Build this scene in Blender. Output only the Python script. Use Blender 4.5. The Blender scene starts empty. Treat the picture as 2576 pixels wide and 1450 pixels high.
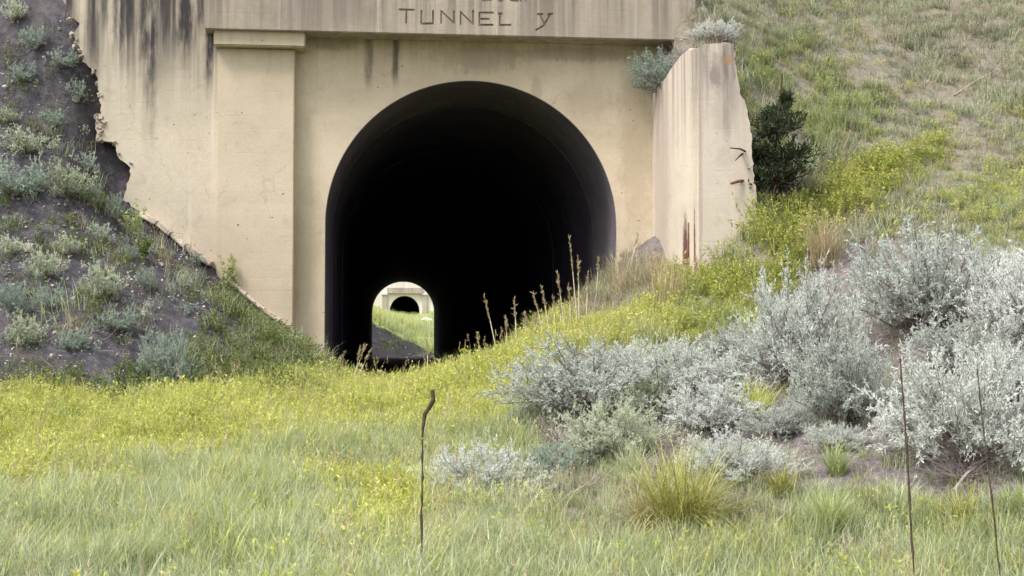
import bpy, bmesh, math, random
import numpy as np
from mathutils import Vector, Matrix, Euler
from mathutils.geometry import tessellate_polygon

# ------------------------------------------------------------------ camera, sky, sun, exposure
scene = bpy.context.scene
C = scene.collection
ZC = 1.65                                   # eye height above the meadow under the camera
FPX = 3144.5                                # focal length for a 2576 px wide picture
YAW, PITCH = math.atan(320 / FPX), math.atan(120 / FPX)
cam_data = bpy.data.cameras.new('camera'); cam = bpy.data.objects.new('camera', cam_data); C.objects.link(cam)
cam_data.sensor_width = 36.0; cam_data.lens = 36.0 * FPX / 2576
cam_data.clip_start = 0.1; cam_data.clip_end = 2000
cam.location = (0, 0, ZC); cam.rotation_euler = (math.pi / 2 + PITCH, 0, -YAW)
scene.camera = cam

SUN_DIR = Vector((-0.50, -0.30, 0.92)).normalized()       # towards the sun
world = bpy.data.worlds.new('World'); scene.world = world; world.use_nodes = True
wn = world.node_tree; wn.nodes.clear()
wo = wn.nodes.new('ShaderNodeOutputWorld'); bg = wn.nodes.new('ShaderNodeBackground')
sky = wn.nodes.new('ShaderNodeTexSky'); sky.sky_type = 'NISHITA'; sky.sun_disc = False
sky.sun_elevation = math.asin(SUN_DIR.z); sky.sun_rotation = math.atan2(SUN_DIR.x, SUN_DIR.y)
sky.air_density = 1.0; sky.dust_density = 4.0; sky.ozone_density = 1.0
hs = wn.nodes.new('ShaderNodeHueSaturation'); hs.inputs['Saturation'].default_value = 0.30
wn.links.new(sky.outputs[0], hs.inputs['Color']); wn.links.new(hs.outputs[0], bg.inputs[0])
bg.inputs[1].default_value = 0.105; wn.links.new(bg.outputs[0], wo.inputs[0])
sun_data = bpy.data.lights.new('sun', 'SUN'); sun = bpy.data.objects.new('sun', sun_data); C.objects.link(sun)
sun_data.energy = 1.5; sun_data.angle = math.radians(13); sun_data.color = (1.0, 0.96, 0.90)
sun.rotation_euler = SUN_DIR.to_track_quat('Z', 'Y').to_euler(); sun.location = (-20, -10, 30)
scene.view_settings.view_transform = 'Standard'; scene.view_settings.look = 'None'
scene.view_settings.gamma = 1.0; scene.view_settings.exposure = 1.40
scene.render.engine = 'CYCLES'
scene.cycles.max_bounces = 5; scene.cycles.diffuse_bounces = 3; scene.cycles.transmission_bounces = 3; scene.cycles.glossy_bounces = 1; scene.cycles.caustics_reflective = False; scene.cycles.caustics_refractive = False

# ------------------------------------------------------------------ picture <-> place
fw = np.array([math.sin(YAW) * math.cos(PITCH), math.cos(YAW) * math.cos(PITCH), math.sin(PITCH)])
rt = np.array([math.cos(YAW), -math.sin(YAW), 0.0]); up = np.cross(rt, fw)
def ray(u, v): return fw * FPX + rt * (u - 1288) - up * (v - 725)
def at(u, v, Y):
    d = ray(u, v); t = Y / d[1]; return np.array([d[0] * t, Y, ZC + d[2] * t])
def project(P):
    q = P - np.array([0, 0, ZC]); w = np.maximum(q @ fw, 1e-3)
    return 1288 + FPX * (q @ rt) / w, 725 - FPX * (q @ up) / w
def inside(u, v, poly):
    r = np.zeros(np.shape(u), bool); n = len(poly)
    for i in range(n):
        (x1, y1), (x2, y2) = poly[i], poly[(i + 1) % n]
        if y1 == y2: continue
        r ^= ((y1 > v) != (y2 > v)) & (u < (x2 - x1) * (v - y1) / (y2 - y1) + x1)
    return r
def vnoise(x, y, seed=0):
    xi = np.floor(x).astype(np.int64); yi = np.floor(y).astype(np.int64); fx = x - xi; fy = y - yi
    fx = fx * fx * (3 - 2 * fx); fy = fy * fy * (3 - 2 * fy)
    def h(a, b):
        n = (a * 374761393 + b * 668265263 + seed * 974634777) & 0x7fffffff
        n = ((n ^ (n >> 13)) * 1274126177) & 0x7fffffff
        return ((n ^ (n >> 16)) & 0xffff) / 65535.0
    return (h(xi, yi) * (1 - fx) + h(xi + 1, yi) * fx) * (1 - fy) + (h(xi, yi + 1) * (1 - fx) + h(xi + 1, yi + 1) * fx) * fy
def fbm(x, y, seed=0, o=4):
    s = 0; a = 0.5
    for i in range(o): s = s + a * vnoise(x * 2 ** i, y * 2 ** i, seed + i); a *= 0.5
    return s / (1 - 0.5 ** o)

# ------------------------------------------------------------------ node helpers
def new_mat(name):
    m = bpy.data.materials.new(name); m.use_nodes = True; m.node_tree.nodes.clear(); return m
class NT:
    def __init__(s, m): s.t = m.node_tree
    def n(s, typ, **kw):
        nd = s.t.nodes.new(typ)
        for k, v in kw.items(): setattr(nd, k, v)
        return nd
    def put(s, sock, v):
        if isinstance(v, bpy.types.NodeSocket): s.t.links.new(v, sock)
        elif isinstance(v, (tuple, list)) and len(v) == 3 and sock.type == 'RGBA': sock.default_value = (*v, 1)
        else: sock.default_value = v
    def m(s, op, a, b=0.0, c=0.0, clamp=False):
        nd = s.n('ShaderNodeMath', operation=op, use_clamp=clamp)
        for i, v in enumerate((a, b, c)): s.put(nd.inputs[i], v)
        return nd.outputs[0]
    def mix(s, f, a, b, bt='MIX'):
        nd = s.n('ShaderNodeMix', data_type='RGBA', blend_type=bt); nd.clamp_factor = True
        s.put(nd.inputs[0], f); s.put(nd.inputs[6], a); s.put(nd.inputs[7], b); return nd.outputs[2]
    def noise(s, vec, scale, detail=4, rough=0.55, dist=0.0):
        nd = s.n('ShaderNodeTexNoise'); s.put(nd.inputs['Vector'], vec); nd.inputs['Scale'].default_value = scale
        nd.inputs['Detail'].default_value = detail; nd.inputs['Roughness'].default_value = rough; nd.inputs['Distortion'].default_value = dist
        return nd.outputs[0]
    def step(s, x, lo, hi):
        nd = s.n('ShaderNodeMapRange', interpolation_type='SMOOTHSTEP'); s.put(nd.inputs[0], x)
        nd.inputs[1].default_value = lo; nd.inputs[2].default_value = hi; return nd.outputs[0]
    def scaled(s, vec, sc):
        nd = s.n('ShaderNodeVectorMath', operation='MULTIPLY'); s.put(nd.inputs[0], vec); nd.inputs[1].default_value = sc; return nd.outputs[0]
    def pos(s): return s.n('ShaderNodeNewGeometry').outputs['Position']
    def xyz(s, v):
        nd = s.n('ShaderNodeSeparateXYZ'); s.put(nd.inputs[0], v); return nd.outputs
    def surface(s, col, rough=0.9, height=None, dist=0.01, strength=0.6, spec=0.2):
        b = s.n('ShaderNodeBsdfPrincipled'); s.put(b.inputs['Base Color'], col); s.put(b.inputs['Roughness'], rough)
        b.inputs['Specular IOR Level'].default_value = spec
        if height is not None:
            bp = s.n('ShaderNodeBump'); bp.inputs['Strength'].default_value = strength; bp.inputs['Distance'].default_value = dist
            s.put(bp.inputs['Height'], height); s.t.links.new(bp.outputs[0], b.inputs['Normal'])
        o = s.n('ShaderNodeOutputMaterial'); s.t.links.new(b.outputs[0], o.inputs[0])

def concrete(name, lo, hi, streaks=(), drip=0.0, drip_top=7.0, drip_len=2.0, board=0.07, marks=0.5, grime=(0.10, 0.085, 0.075), lichen=None, damp=None, patches=()):
    """weathered board-marked concrete; streaks: (x, half width, top z, bottom z, strength) water stains below joints"""
    mt = new_mat(name); T = NT(mt); p = T.pos(); X, Y, Z = T.xyz(p)
    big = T.noise(p, 0.55, 5, 0.6); col = T.mix(T.step(big, 0.3, 0.7), lo, hi)
    blot = T.noise(p, 2.3, 6, 0.7, 0.6); col = T.mix(T.m('MULTIPLY', T.step(blot, 0.50, 0.76), 0.45), col, (lo[0] * 0.74, lo[1] * 0.70, lo[2] * 0.64))
    fine = T.noise(p, 26, 5, 0.65); col = T.mix(T.m('MULTIPLY', T.step(fine, 0.35, 0.75), 0.30), col, (lo[0] * 0.80, lo[1] * 0.77, lo[2] * 0.72))
    # board joints of the formwork
    zz = T.m('ADD', Z, T.m('MULTIPLY', T.noise(p, 0.8, 2), 0.02))
    fr = T.m('FRACT', T.m('DIVIDE', zz, 0.21)); ln = T.m('SUBTRACT', 1.0, T.step(T.m('ABSOLUTE', T.m('SUBTRACT', fr, 0.5)), 0.0, 0.045))
    brk = T.step(T.noise(T.scaled(p, (0.7, 0.7, 4.0)), 1.3, 3), 0.42, 0.66)
    lnm = T.m('MULTIPLY', ln, brk); col = T.mix(T.m('MULTIPLY', lnm, board), col, (lo[0] * 0.55, lo[1] * 0.5, lo[2] * 0.45))
    row = T.n('ShaderNodeTexWhiteNoise', noise_dimensions='1D'); T.put(row.inputs['W'], T.m('FLOOR', T.m('ADD', T.m('DIVIDE', zz, 0.21), 0.5)))
    col = T.mix(T.m('MULTIPLY', row.outputs[0], 0.07), col, (lo[0] * 0.7, lo[1] * 0.68, lo[2] * 0.66))
    # small dark knocks and rust specks
    if marks > 0:
        vo = T.n('ShaderNodeTexVoronoi'); T.put(vo.inputs['Vector'], T.scaled(p, (1.0, 1.0, 1.6))); vo.inputs['Scale'].default_value = 4.2; vo.inputs['Randomness'].default_value = 1
        wob = T.m('ADD', vo.outputs['Distance'], T.m('MULTIPLY', T.m('SUBTRACT', T.noise(p, 14, 3), 0.5), 0.16))
        sp = T.m('MULTIPLY', T.m('SUBTRACT', 1.0, T.step(wob, 0.05, 0.11)), T.step(T.noise(p, 0.9, 2), 0.48, 0.56))
        col = T.mix(T.m('MULTIPLY', sp, marks), col, (0.13, 0.075, 0.06))
    ck = T.n('ShaderNodeTexVoronoi', feature='DISTANCE_TO_EDGE'); ckw = T.n('ShaderNodeVectorMath', operation='ADD'); T.put(ckw.inputs[0], T.scaled(p, (0.55, 0.55, 0.4)))
    nv = T.n('ShaderNodeTexNoise'); T.put(nv.inputs['Vector'], p); nv.inputs['Scale'].default_value = 1.7; nv.inputs['Detail'].default_value = 5; T.put(ckw.inputs[1], T.scaled(nv.outputs['Color'], (0.5, 0.5, 0.5))); T.put(ck.inputs['Vector'], ckw.outputs[0]); ck.inputs['Scale'].default_value = 1.0
    crk = T.m('MULTIPLY', T.m('SUBTRACT', 1.0, T.step(ck.outputs['Distance'], 0.0, 0.009)), T.step(T.noise(p, 0.7, 2), 0.5, 0.6)); col = T.mix(T.m('MULTIPLY', crk, 0.22), col, (lo[0] * 0.42, lo[1] * 0.38, lo[2] * 0.34))
    # water streaks
    rag = T.noise(T.scaled(p, (7, 7, 1.1)), 1.0, 4, 0.65); ragx = T.m('MULTIPLY', T.m('SUBTRACT', T.noise(T.scaled(p, (1.2, 1.2, 1.8)), 1.4, 3), 0.5), 0.10)
    tot = None
    for (sx, sw, z1, z0, st) in streaks:
        d = T.m('ABSOLUTE', T.m('SUBTRACT', T.m('ADD', X, ragx), sx)); a = T.m('SUBTRACT', 1.0, T.step(d, sw * 0.25, sw * 1.25))
        b = T.m('MULTIPLY', T.step(Z, z0 - 0.3, z0 + (min(z1, 7.4) - z0) * 0.6), st)
        if z1 < 6.4: b = T.m('MULTIPLY', b, T.m('SUBTRACT', 1.0, T.step(Z, z1 - 0.05, z1 + 0.05)))
        q = T.m('MULTIPLY', a, b); tot = q if tot is None else T.m('MAXIMUM', tot, q)
    if tot is not None:
        tot = T.m('MULTIPLY', tot, T.m('ADD', 0.35, T.m('MULTIPLY', T.step(rag, 0.3, 0.62), 0.75)), clamp=True)
        col = T.mix(tot, col, grime)
    if drip > 0:
        dn = T.noise(T.scaled(p, (5.5, 5.5, 0.16)), 1.0, 5, 0.62); dd = T.m('MULTIPLY', T.step(dn, 0.40, 0.64), T.step(Z, drip_top - drip_len, drip_top))
        col = T.mix(T.m('MULTIPLY', dd, drip), col, grime)
        wn_ = T.noise(T.scaled(p, (8.5, 8.5, 0.2)), 1.0, 4, 0.6); col = T.mix(T.m('MULTIPLY', T.step(wn_, 0.6, 0.72), 0.35 * drip), col, (0.72, 0.66, 0.6))
    for (px, pz, rx, rz, st, pc) in patches:                                   # stains with a shape of their own, one with corner shade painted in
        dx = T.m('DIVIDE', T.m('SUBTRACT', X, px), rx); dz = T.m('DIVIDE', T.m('SUBTRACT', Z, pz), rz)
        r = T.m('SQRT', T.m('ADD', T.m('MULTIPLY', dx, dx), T.m('MULTIPLY', dz, dz)))
        r = T.m('ADD', r, T.m('MULTIPLY', T.m('SUBTRACT', T.noise(T.scaled(p, (3, 3, 1.6)), 2.2 if min(rx, rz) > .25 else 6.0, 5, 0.75), 0.5), 1.7))
        col = T.mix(T.m('MULTIPLY', T.m('SUBTRACT', 1.0, T.step(r, 0.45, 1.1)), st), col, pc)
    h = T.m('ADD', T.m('MULTIPLY', fine, 0.5), T.m('ADD', T.m('MULTIPLY', lnm, -0.2), T.m('MULTIPLY', blot, 0.8)))
    T.surface(col, 0.92, h, 0.012, 0.55, 0.15)
    return mt

def plain(name, a, b, scale=6, rough=0.9, dist=0.01):
    mt = new_mat(name); T = NT(mt); p = T.n('ShaderNodeTexCoord').outputs['Object']
    f = T.noise(p, scale, 5, 0.65); T.surface(T.mix(T.step(f, 0.3, 0.7), a, b), rough, T.noise(p, scale * 4, 4), dist, 0.7, 0.15); return mt

def leafy(name, cols, trans=0.35, var=0.5, single=False):
    """leaf material: one colour of the ramp for each plant, lighter and darker leaves by the mesh's shade attribute"""
    mt = new_mat(name); T = NT(mt)
    oi = T.n('ShaderNodeObjectInfo'); at_ = T.n('ShaderNodeAttribute', attribute_name='shade')
    rp = T.n('ShaderNodeValToRGB'); e = rp.color_ramp.elements
    while len(e) < len(cols): e.new(0.5)
    for i, c in enumerate(cols): e[i].position = i / max(1, len(cols) - 1); e[i].color = (*c, 1)
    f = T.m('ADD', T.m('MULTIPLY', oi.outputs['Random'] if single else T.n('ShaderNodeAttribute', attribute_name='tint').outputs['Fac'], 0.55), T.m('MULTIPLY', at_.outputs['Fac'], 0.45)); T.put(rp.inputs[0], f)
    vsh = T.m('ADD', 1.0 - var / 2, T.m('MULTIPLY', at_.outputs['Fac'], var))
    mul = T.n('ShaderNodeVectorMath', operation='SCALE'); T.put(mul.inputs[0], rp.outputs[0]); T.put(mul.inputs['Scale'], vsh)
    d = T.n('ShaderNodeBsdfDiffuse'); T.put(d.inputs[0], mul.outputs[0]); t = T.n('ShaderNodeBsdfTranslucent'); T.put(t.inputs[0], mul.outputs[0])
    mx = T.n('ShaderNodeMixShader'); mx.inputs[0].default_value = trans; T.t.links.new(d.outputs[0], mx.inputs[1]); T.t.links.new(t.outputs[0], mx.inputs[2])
    o = T.n('ShaderNodeOutputMaterial'); T.t.links.new(mx.outputs[0], o.inputs[0]); return mt

# ------------------------------------------------------------------ object helpers
def tag(o, label=None, cat=None, group=None, kind=None):
    for k, v in (('label', label), ('category', cat), ('group', group), ('kind', kind)):
        if v: o[k] = v
    return o
def link(name, me, mats, parent=None, loc=None):
    o = bpy.data.objects.new(name, me); C.objects.link(o)
    for m in (mats if isinstance(mats, (list, tuple)) else [mats]):
        if m is not None and m.name not in [x.name for x in me.materials if x]: me.materials.append(m)
    if parent is not None: o.parent = parent
    if loc is not None: o.location = loc
    return o
def empty(name, loc, rz=0.0, s=1.0):
    e = bpy.data.objects.new(name, None); C.objects.link(e); e.location = loc; e.rotation_euler = (0, 0, rz); e.scale = (s, s, s)
    e.empty_display_size = 0.2; return e
def mesh_np(name, V, F, shade=None, midx=None, smooth=False):
    me = bpy.data.meshes.new(name); me.from_pydata([tuple(v) for v in V] if not isinstance(V, list) else V, [], F if isinstance(F, list) else F.tolist())
    if shade is not None:
        a = me.attributes.new('shade', 'FLOAT', 'POINT'); a.data.foreach_set('value', np.asarray(shade, np.float32))
        if not name.startswith('proto'): me.attributes.new('tint', 'FLOAT', 'POINT').data.foreach_set('value', np.full(len(me.vertices), 0.5, np.float32))
    if midx is not None: me.polygons.foreach_set('material_index', np.asarray(midx, np.int32))
    if smooth: me.polygons.foreach_set('use_smooth', np.ones(len(me.polygons), bool))
    me.update(); return me
def box_bm(bm, x0, x1, y0, y1, z0, z1):
    vs = [bm.verts.new((x, y, z)) for z in (z0, z1) for y in (y0, y1) for x in (x0, x1)]
    for f in ((0, 2, 3, 1), (4, 5, 7, 6), (0, 1, 5, 4), (2, 6, 7, 3), (0, 4, 6, 2), (1, 3, 7, 5)): bm.faces.new([vs[i] for i in f])
def bm_mesh(name, bm, bevel=0.0):
    bmesh.ops.recalc_face_normals(bm, faces=bm.faces)
    if bevel: bmesh.ops.bevel(bm, geom=[e for e in bm.edges if len(e.link_faces) == 2 and e.calc_face_angle(0) > 0.6], offset=bevel, segments=2, affect='EDGES', clamp_overlap=True)
    me = bpy.data.meshes.new(name); bm.to_mesh(me); bm.free(); return me
def slab(name, loops, y0, y1, org):
    """solid wall from an outline (x, z) with holes, front at y0 and back at y1"""
    tri = tessellate_polygon([[Vector((x, z, 0)) for x, z in lp] for lp in loops])
    flat = [p for lp in loops for p in lp]; n = len(flat)
    V = [(x - org[0], y0 - org[1], z - org[2]) for x, z in flat] + [(x - org[0], y1 - org[1], z - org[2]) for x, z in flat]
    F = [list(t) for t in tri] + [[i + n for i in reversed(t)] for t in tri]; k = 0
    for lp in loops:
        m = len(lp)
        for i in range(m): a, b = k + i, k + (i + 1) % m; F.append([a, b, b + n, a + n])
        k += m
    me = mesh_np(name, V, F); bm = bmesh.new(); bm.from_mesh(me); bmesh.ops.recalc_face_normals(bm, faces=bm.faces); bm.to_mesh(me); bm.free(); return me
def rock_mesh(name, seed, sub=2, flat=0.7, rough=0.35):
    bm = bmesh.new(); bmesh.ops.create_icosphere(bm, subdivisions=sub, radius=1.0); r = np.random.default_rng(seed)
    pl = r.normal(size=(9, 3)); pl /= np.linalg.norm(pl, axis=1)[:, None]; off = r.uniform(0.55, 0.95, 9)
    for v in bm.verts:
        c = np.array(v.co)
        for n_, o_ in zip(pl, off):
            d = c @ n_ - o_
            if d > 0: c = c - n_ * d * 0.9
        c *= 1 + rough * 0.25 * r.normal(); v.co = (c[0], c[1] * r.uniform(0.97, 1.03), c[2] * flat)
    return bm_mesh(name, bm)
def tube(P, R, n=4, V=None, F=None):
    """tapered tube through the points P with radii R, appended to V, F"""
    P = [np.asarray(p, float) for p in P]; base = len(V); rings = []
    for i, p in enumerate(P):
        d = P[min(i + 1, len(P) - 1)] - P[max(i - 1, 0)]; d = d / (np.linalg.norm(d) + 1e-9)
        a = np.cross(d, (0.31, 0.87, 0.2) if abs(d[2]) > 0.7 else (0, 0, 1.0)); a /= np.linalg.norm(a) + 1e-9; b = np.cross(d, a)
        for k in range(n):
            t = 2 * math.pi * k / n; V.append(tuple(p + R[i] * (a * math.cos(t) + b * math.sin(t))))
    for i in range(len(P) - 1):
        for k in range(n):
            k2 = (k + 1) % n; F.append([base + i * n + k, base + i * n + k2, base + (i + 1) * n + k2, base + (i + 1) * n + k])
    F.append([base + (len(P) - 1) * n + k for k in range(n)])

# ------------------------------------------------------------------ terrain
YW = 21.5                                                    # front of the portal wall
def tps(pts):
    P = np.array(pts, float); n = len(P)
    d = np.linalg.norm(P[:, None, :2] - P[None, :, :2], axis=2); K = np.where(d > 0, d * d * np.log(d + 1e-12), 0) + np.eye(n) * 0.02
    A = np.zeros((n + 3, n + 3)); A[:n, :n] = K; A[:n, n] = 1; A[:n, n + 1:] = P[:, :2]; A[n, :n] = 1; A[n + 1:, :n] = P[:, :2].T
    w = np.linalg.solve(A, np.concatenate([P[:, 2], np.zeros(3)]))
    def f(x, y):
        o = w[n] + w[n + 1] * x + w[n + 2] * y
        for i in range(n):
            r2 = (x - P[i, 0]) ** 2 + (y - P[i, 1]) ** 2; o = o + w[i] * 0.5 * r2 * np.log(r2 + 1e-12)
        return o
    return f
def pts_at(lst): return [tuple(at(*q)) for q in lst]
common = pts_at([(0, 1450, 8.4), (640, 1450, 8.4), (1290, 1450, 8.4), (1930, 1440, 8.2), (2576, 1420, 8.0),
                 (0, 1220, 11.6), (600, 1225, 11.8), (1100, 1215, 11.8), (1450, 1200, 11.2), (1900, 1185, 10.3), (2576, 1170, 9.2),
                 (0, 1060, 15.0), (500, 1050, 15.2), (1000, 1040, 15.4), (1600, 1005, 13.0), (2000, 985, 12.2), (2576, 950, 10.7),
                 (1350, 960, 16.0), (2000, 850, 14.6), (2300, 760, 13.8), (2700, 680, 12.8)]) + \
         [(0, 0, 0), (-15, 0, 0), (15, 0, 0.2), (0, -12, 0), (-8, 5, 0), (8, 5, 0.25), (-25, 8, 0.6), (25, 6, 1.6), (-25, -12, 0), (25, -12, 0)]
left_pts = common + pts_at([(900, 985, 18.0), (1050, 970, 18.2), (1250, 915, 18.6), (480, 1000, 16.6), (0, 1000, 16.1), (1450, 830, 18.8), (1600, 770, 18.6), (1720, 755, 17.6), (1900, 800, 16.2),
                 (60, -40, 22.4), (0, 130, 21.6), (0, 300, 20.8), (0, 450, 19.9), (0, 600, 19.0), (0, 800, 17.5), (200, 700, 18.6), (200, 880, 17.2), (170, 420, 20.6), (130, 250, 21.3),
                 (170, 10, 21.75), (205, 130, 21.65), (240, 250, 21.75), (250, 345, 21.72), (290, 390, 21.7), (318, 430, 21.62), (312, 490, 21.5), (362, 565, 21.25), (450, 640, 21.05), (550, 718, 21.05), (650, 800, 21.05), (740, 868, 21.05), (810, 915, 21.0),
                 (400, 940, 17.4), (600, 860, 18.9), (500, 760, 19.4), (780, 945, 19.0),
                 (1260, 915, 20.6), (1400, 815, 20.9), (1500, 715, 21.2), (1560, 655, 21.3), (1640, 605, 21.2), (1640, 690, 20.0), (1650, 740, 18.8)]) + \
         [(0.2, 21.3, -0.05), (1.5, 21.4, -0.1), (-0.3, 20.4, 0.5), (1.5, 20.3, 0.55), (-12, 17.5, 3.0), (-12, 24, 8.0), (-20, 20, 6.0), (-20, 32, 12), (-9, 30, 11), (-45, 40, 14), (-40, 15, 4)]
right_pts = common + pts_at([(1720, 755, 17.6), (1900, 800, 16.2), (1800, 720, 17.2), (1790, 650, 17.9), (1890, 545, 18.1), (2100, 570, 18.0), (2350, 430, 19.0), (2576, 500, 17.4), (2576, 300, 20.6), (2576, 0, 24.6), (2250, 650, 15.8), (2450, 620, 15.6),
                 (2000, 110, 22.6), (1900, 330, 19.5), (1875, 150, 21.0), (2100, 330, 20.6), (2350, 150, 22.8), (1800, 40, 21.9), (1755, 20, 20.95), (1745, 75, 20.85), (1700, 112, 20.8), (1680, 150, 20.75), (1690, 205, 20.3), (2000, 440, 19.0), (1800, 112, 19.6)]) + \
         [(5.6, 26, 9.6), (12, 30, 12.0), (20, 20, 6.5), (20, 32, 13), (16, 13, 3.2), (45, 40, 16), (40, 15, 6)]
fL, fR = tps(left_pts), tps(right_pts)
def sst(x, a, b):
    t = np.clip((x - a) / (b - a), 0, 1); return t * t * (3 - 2 * t)
def H(x, y, detail=True):
    x = np.asarray(x, float); y = np.asarray(y, float)
    hw = np.where(y > 18.1, 0.11, 0.13 + (18.1 - y) * 1.4); xm = np.where(y > 19.8, 4.87, 4.98); w = sst(x, xm - hw, xm + hw)
    yc = np.minimum(y, 40.0)
    z = fL(np.clip(x, -45, 45), yc) * (1 - w) + fR(np.clip(x, -45, 45), yc) * w
    hill = 8.3 + 0.42 * (yc - YW)
    k = sst(x, -6.6, -4.9) * (1 - sst(x, 4.9, 5.5)) * (y > 21.7)
    z = np.where(k > 0, z * (1 - k) + np.maximum(hill, z) * k, z)
    far = sst(y, 25, 40); z = z * (1 - far) + np.clip(z, 11, 17) * far
    z = np.minimum(z, 17.0)
    if detail:
        slope = np.clip((z - 1.1) / 1.5, 0, 1) * (y < 60)
        z = z + (fbm(x * 0.9, y * 0.9, 3) - 0.5) * (0.16 + 0.10 * slope) + (fbm(x * 3.3, y * 3.3, 9) - 0.5) * (0.06 + 0.10 * slope) + (vnoise(x * 14, y * 14, 5) - 0.5) * (0.012 + 0.035 * slope)
    return z
def axis(parts): return np.unique(np.concatenate([np.arange(a, b, s) for a, b, s in parts]).round(3))
gx = axis([(-160, -20, 10), (-20, -10.5, 0.5), (-10.5, 13.5, 0.085), (13.5, 25, 0.5), (25, 161, 8)])
gy = np.unique(np.concatenate([axis([(-60, 0, 6), (0, 6, 0.5), (6, 21.46, 0.085)]), [21.53, 21.93], axis([(22.0, 27, 0.12), (27, 40, 0.6), (40, 101, 3)]), [101.5]]).round(3))
GX, GY = np.meshgrid(gx, gy); GZ = H(GX, GY); nx, ny = len(gx), len(gy)
V = np.stack([GX.ravel(), GY.ravel(), GZ.ravel()], 1)
ii, jj = np.meshgrid(np.arange(nx - 1), np.arange(ny - 1)); a = (jj * nx + ii).ravel()
cut = ((gy[jj] >= 21.52) & (gy[jj] < 21.92) & (gx[ii] > -1.45) & (gx[ii] < 4.55)).ravel()
F = np.stack([a, a + 1, a + nx + 1, a + nx], 1)[~cut]
me = mesh_np('ground', V, F, smooth=True)
# what covers the ground: bare soil on the left slope, thatch in the meadow, dry olive turf on the right slope
LEFTSLOPE = [(-3000, -3000), (200, -3000), (1000, -400), (900, 860), (870, 925), (800, 955), (500, 990), (350, 1005), (0, 990), (-3000, 1000)]
RIGHTHILL = [(1650, -3000), (6000, -3000), (6000, 700), (2576, 610), (2250, 600), (2000, 700), (1900, 820), (1760, 780), (1650, 600)]
BARE = [(1940, 1050), (2120, 1040), (2300, 1060), (2500, 1150), (2650, 1190), (2650, 1260), (2400, 1270), (2150, 1235), (1960, 1190)]
MOUND = [(1430, 815), (1490, 700), (1560, 640), (1670, 580), (1672, 770), (1600, 790)]
SAGEBED = [(1330, 1010), (1420, 900), (1700, 860), (1880, 850), (1960, 740), (2150, 600), (2300, 560), (3200, 560), (3200, 1270), (2500, 1270), (2300, 1250), (2000, 1280), (1800, 1330), (1600, 1370), (1480, 1330), (1350, 1180)]
FARSOIL = None
def cover(P):
    u, v = project(P); j = (fbm(P[:, 0] * 1.7, P[:, 1] * 1.7, 21) - 0.5) * 90; k = (fbm(P[:, 0] * 1.7, P[:, 1] * 1.7, 31) - 0.5) * 90
    u = u + j; v = v + k
    ls = inside(u, v, LEFTSLOPE); rh = inside(u, v, RIGHTHILL) & ~ls; sb = inside(u, v, SAGEBED) | inside(u, v, BARE) | inside(u - j * .7, v - k * .7, MOUND)
    return ls, rh, sb
ls, rh, sb = cover(V)
colr = np.zeros((len(V), 4), np.float32); colr[:, 3] = 1; colr[ls, 0] = 1; colr[rh, 1] = 1; colr[sb, 2] = 1
ca = me.color_attributes.new('cover', 'FLOAT_COLOR', 'POINT'); ca.data.foreach_set('color', colr.ravel())
def ground_material(dark=1.0):
    mt = new_mat('ground'); T = NT(mt); p = T.pos()
    at_ = T.n('ShaderNodeAttribute', attribute_name='cover'); sep = T.n('ShaderNodeSeparateColor'); T.put(sep.inputs[0], at_.outputs['Color'])
    n1 = T.noise(p, 1.6, 6, 0.65); n2 = T.noise(p, 9, 5, 0.7); n3 = T.noise(p, 40, 4, 0.7)
    soil = T.mix(T.step(n2, 0.35, 0.7), (0.056, 0.052, 0.062), (0.125, 0.115, 0.13)); soil = T.mix(T.m('MULTIPLY', T.step(n3, 0.55, 0.75), 0.5), soil, (0.23, 0.205, 0.205))
    soil = T.mix(T.m('MULTIPLY', T.step(n1, 0.5, 0.68), 0.4), soil, (0.15, 0.135, 0.11)); soil = T.mix(T.m('MULTIPLY', T.step(T.noise(p, 0.5, 5, 0.7), 0.45, 0.62), 0.55), soil, (0.05, 0.044, 0.047))
    turf = T.mix(T.step(n2, 0.3, 0.7), (0.15, 0.14, 0.10), (0.25, 0.22, 0.18)); turf = T.mix(T.m('MULTIPLY', T.step(n1, 0.52, 0.7), 0.7), turf, (0.27, 0.225, 0.205))
    mead = T.mix(T.step(n2, 0.3, 0.7), (0.10, 0.12, 0.035), (0.20, 0.20, 0.07))
    bed = T.mix(T.step(n2, 0.35, 0.7), (0.10, 0.085, 0.09), (0.22, 0.19, 0.19)); bed = T.mix(T.m('MULTIPLY', T.step(n3, 0.5, 0.7), 0.45), bed, (0.36, 0.32, 0.30))
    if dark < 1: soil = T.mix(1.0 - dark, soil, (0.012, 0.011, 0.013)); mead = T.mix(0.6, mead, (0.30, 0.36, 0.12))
    col = T.mix(sep.outputs[1], mead, turf); col = T.mix(sep.outputs[2], col, bed); col = T.mix(sep.outputs[0], col, soil)
    T.surface(col, 0.95, T.m('ADD', T.m('MULTIPLY', n2, 0.7), T.m('MULTIPLY', n3, 0.5)), 0.05, 0.8, 0.1); return mt
M_ground = ground_material()
ground = tag(link('ground', me, M_ground), 'grassy cutting floor with a dark soil slope and a dry turf hillside', kind='structure')
def on_ground(u, v, y0=4.0, y1=60.0):
    d = ray(u, v); ys = np.arange(y0, y1, 0.02); t = ys / d[1]; xs = d[0] * t; zs = ZC + d[2] * t; b = zs < H(xs, ys)
    i = int(np.argmax(b)) if b.any() else len(ys) - 1
    return np.array([xs[i], ys[i], float(H(xs[i:i + 1], ys[i:i + 1])[0])])

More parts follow.
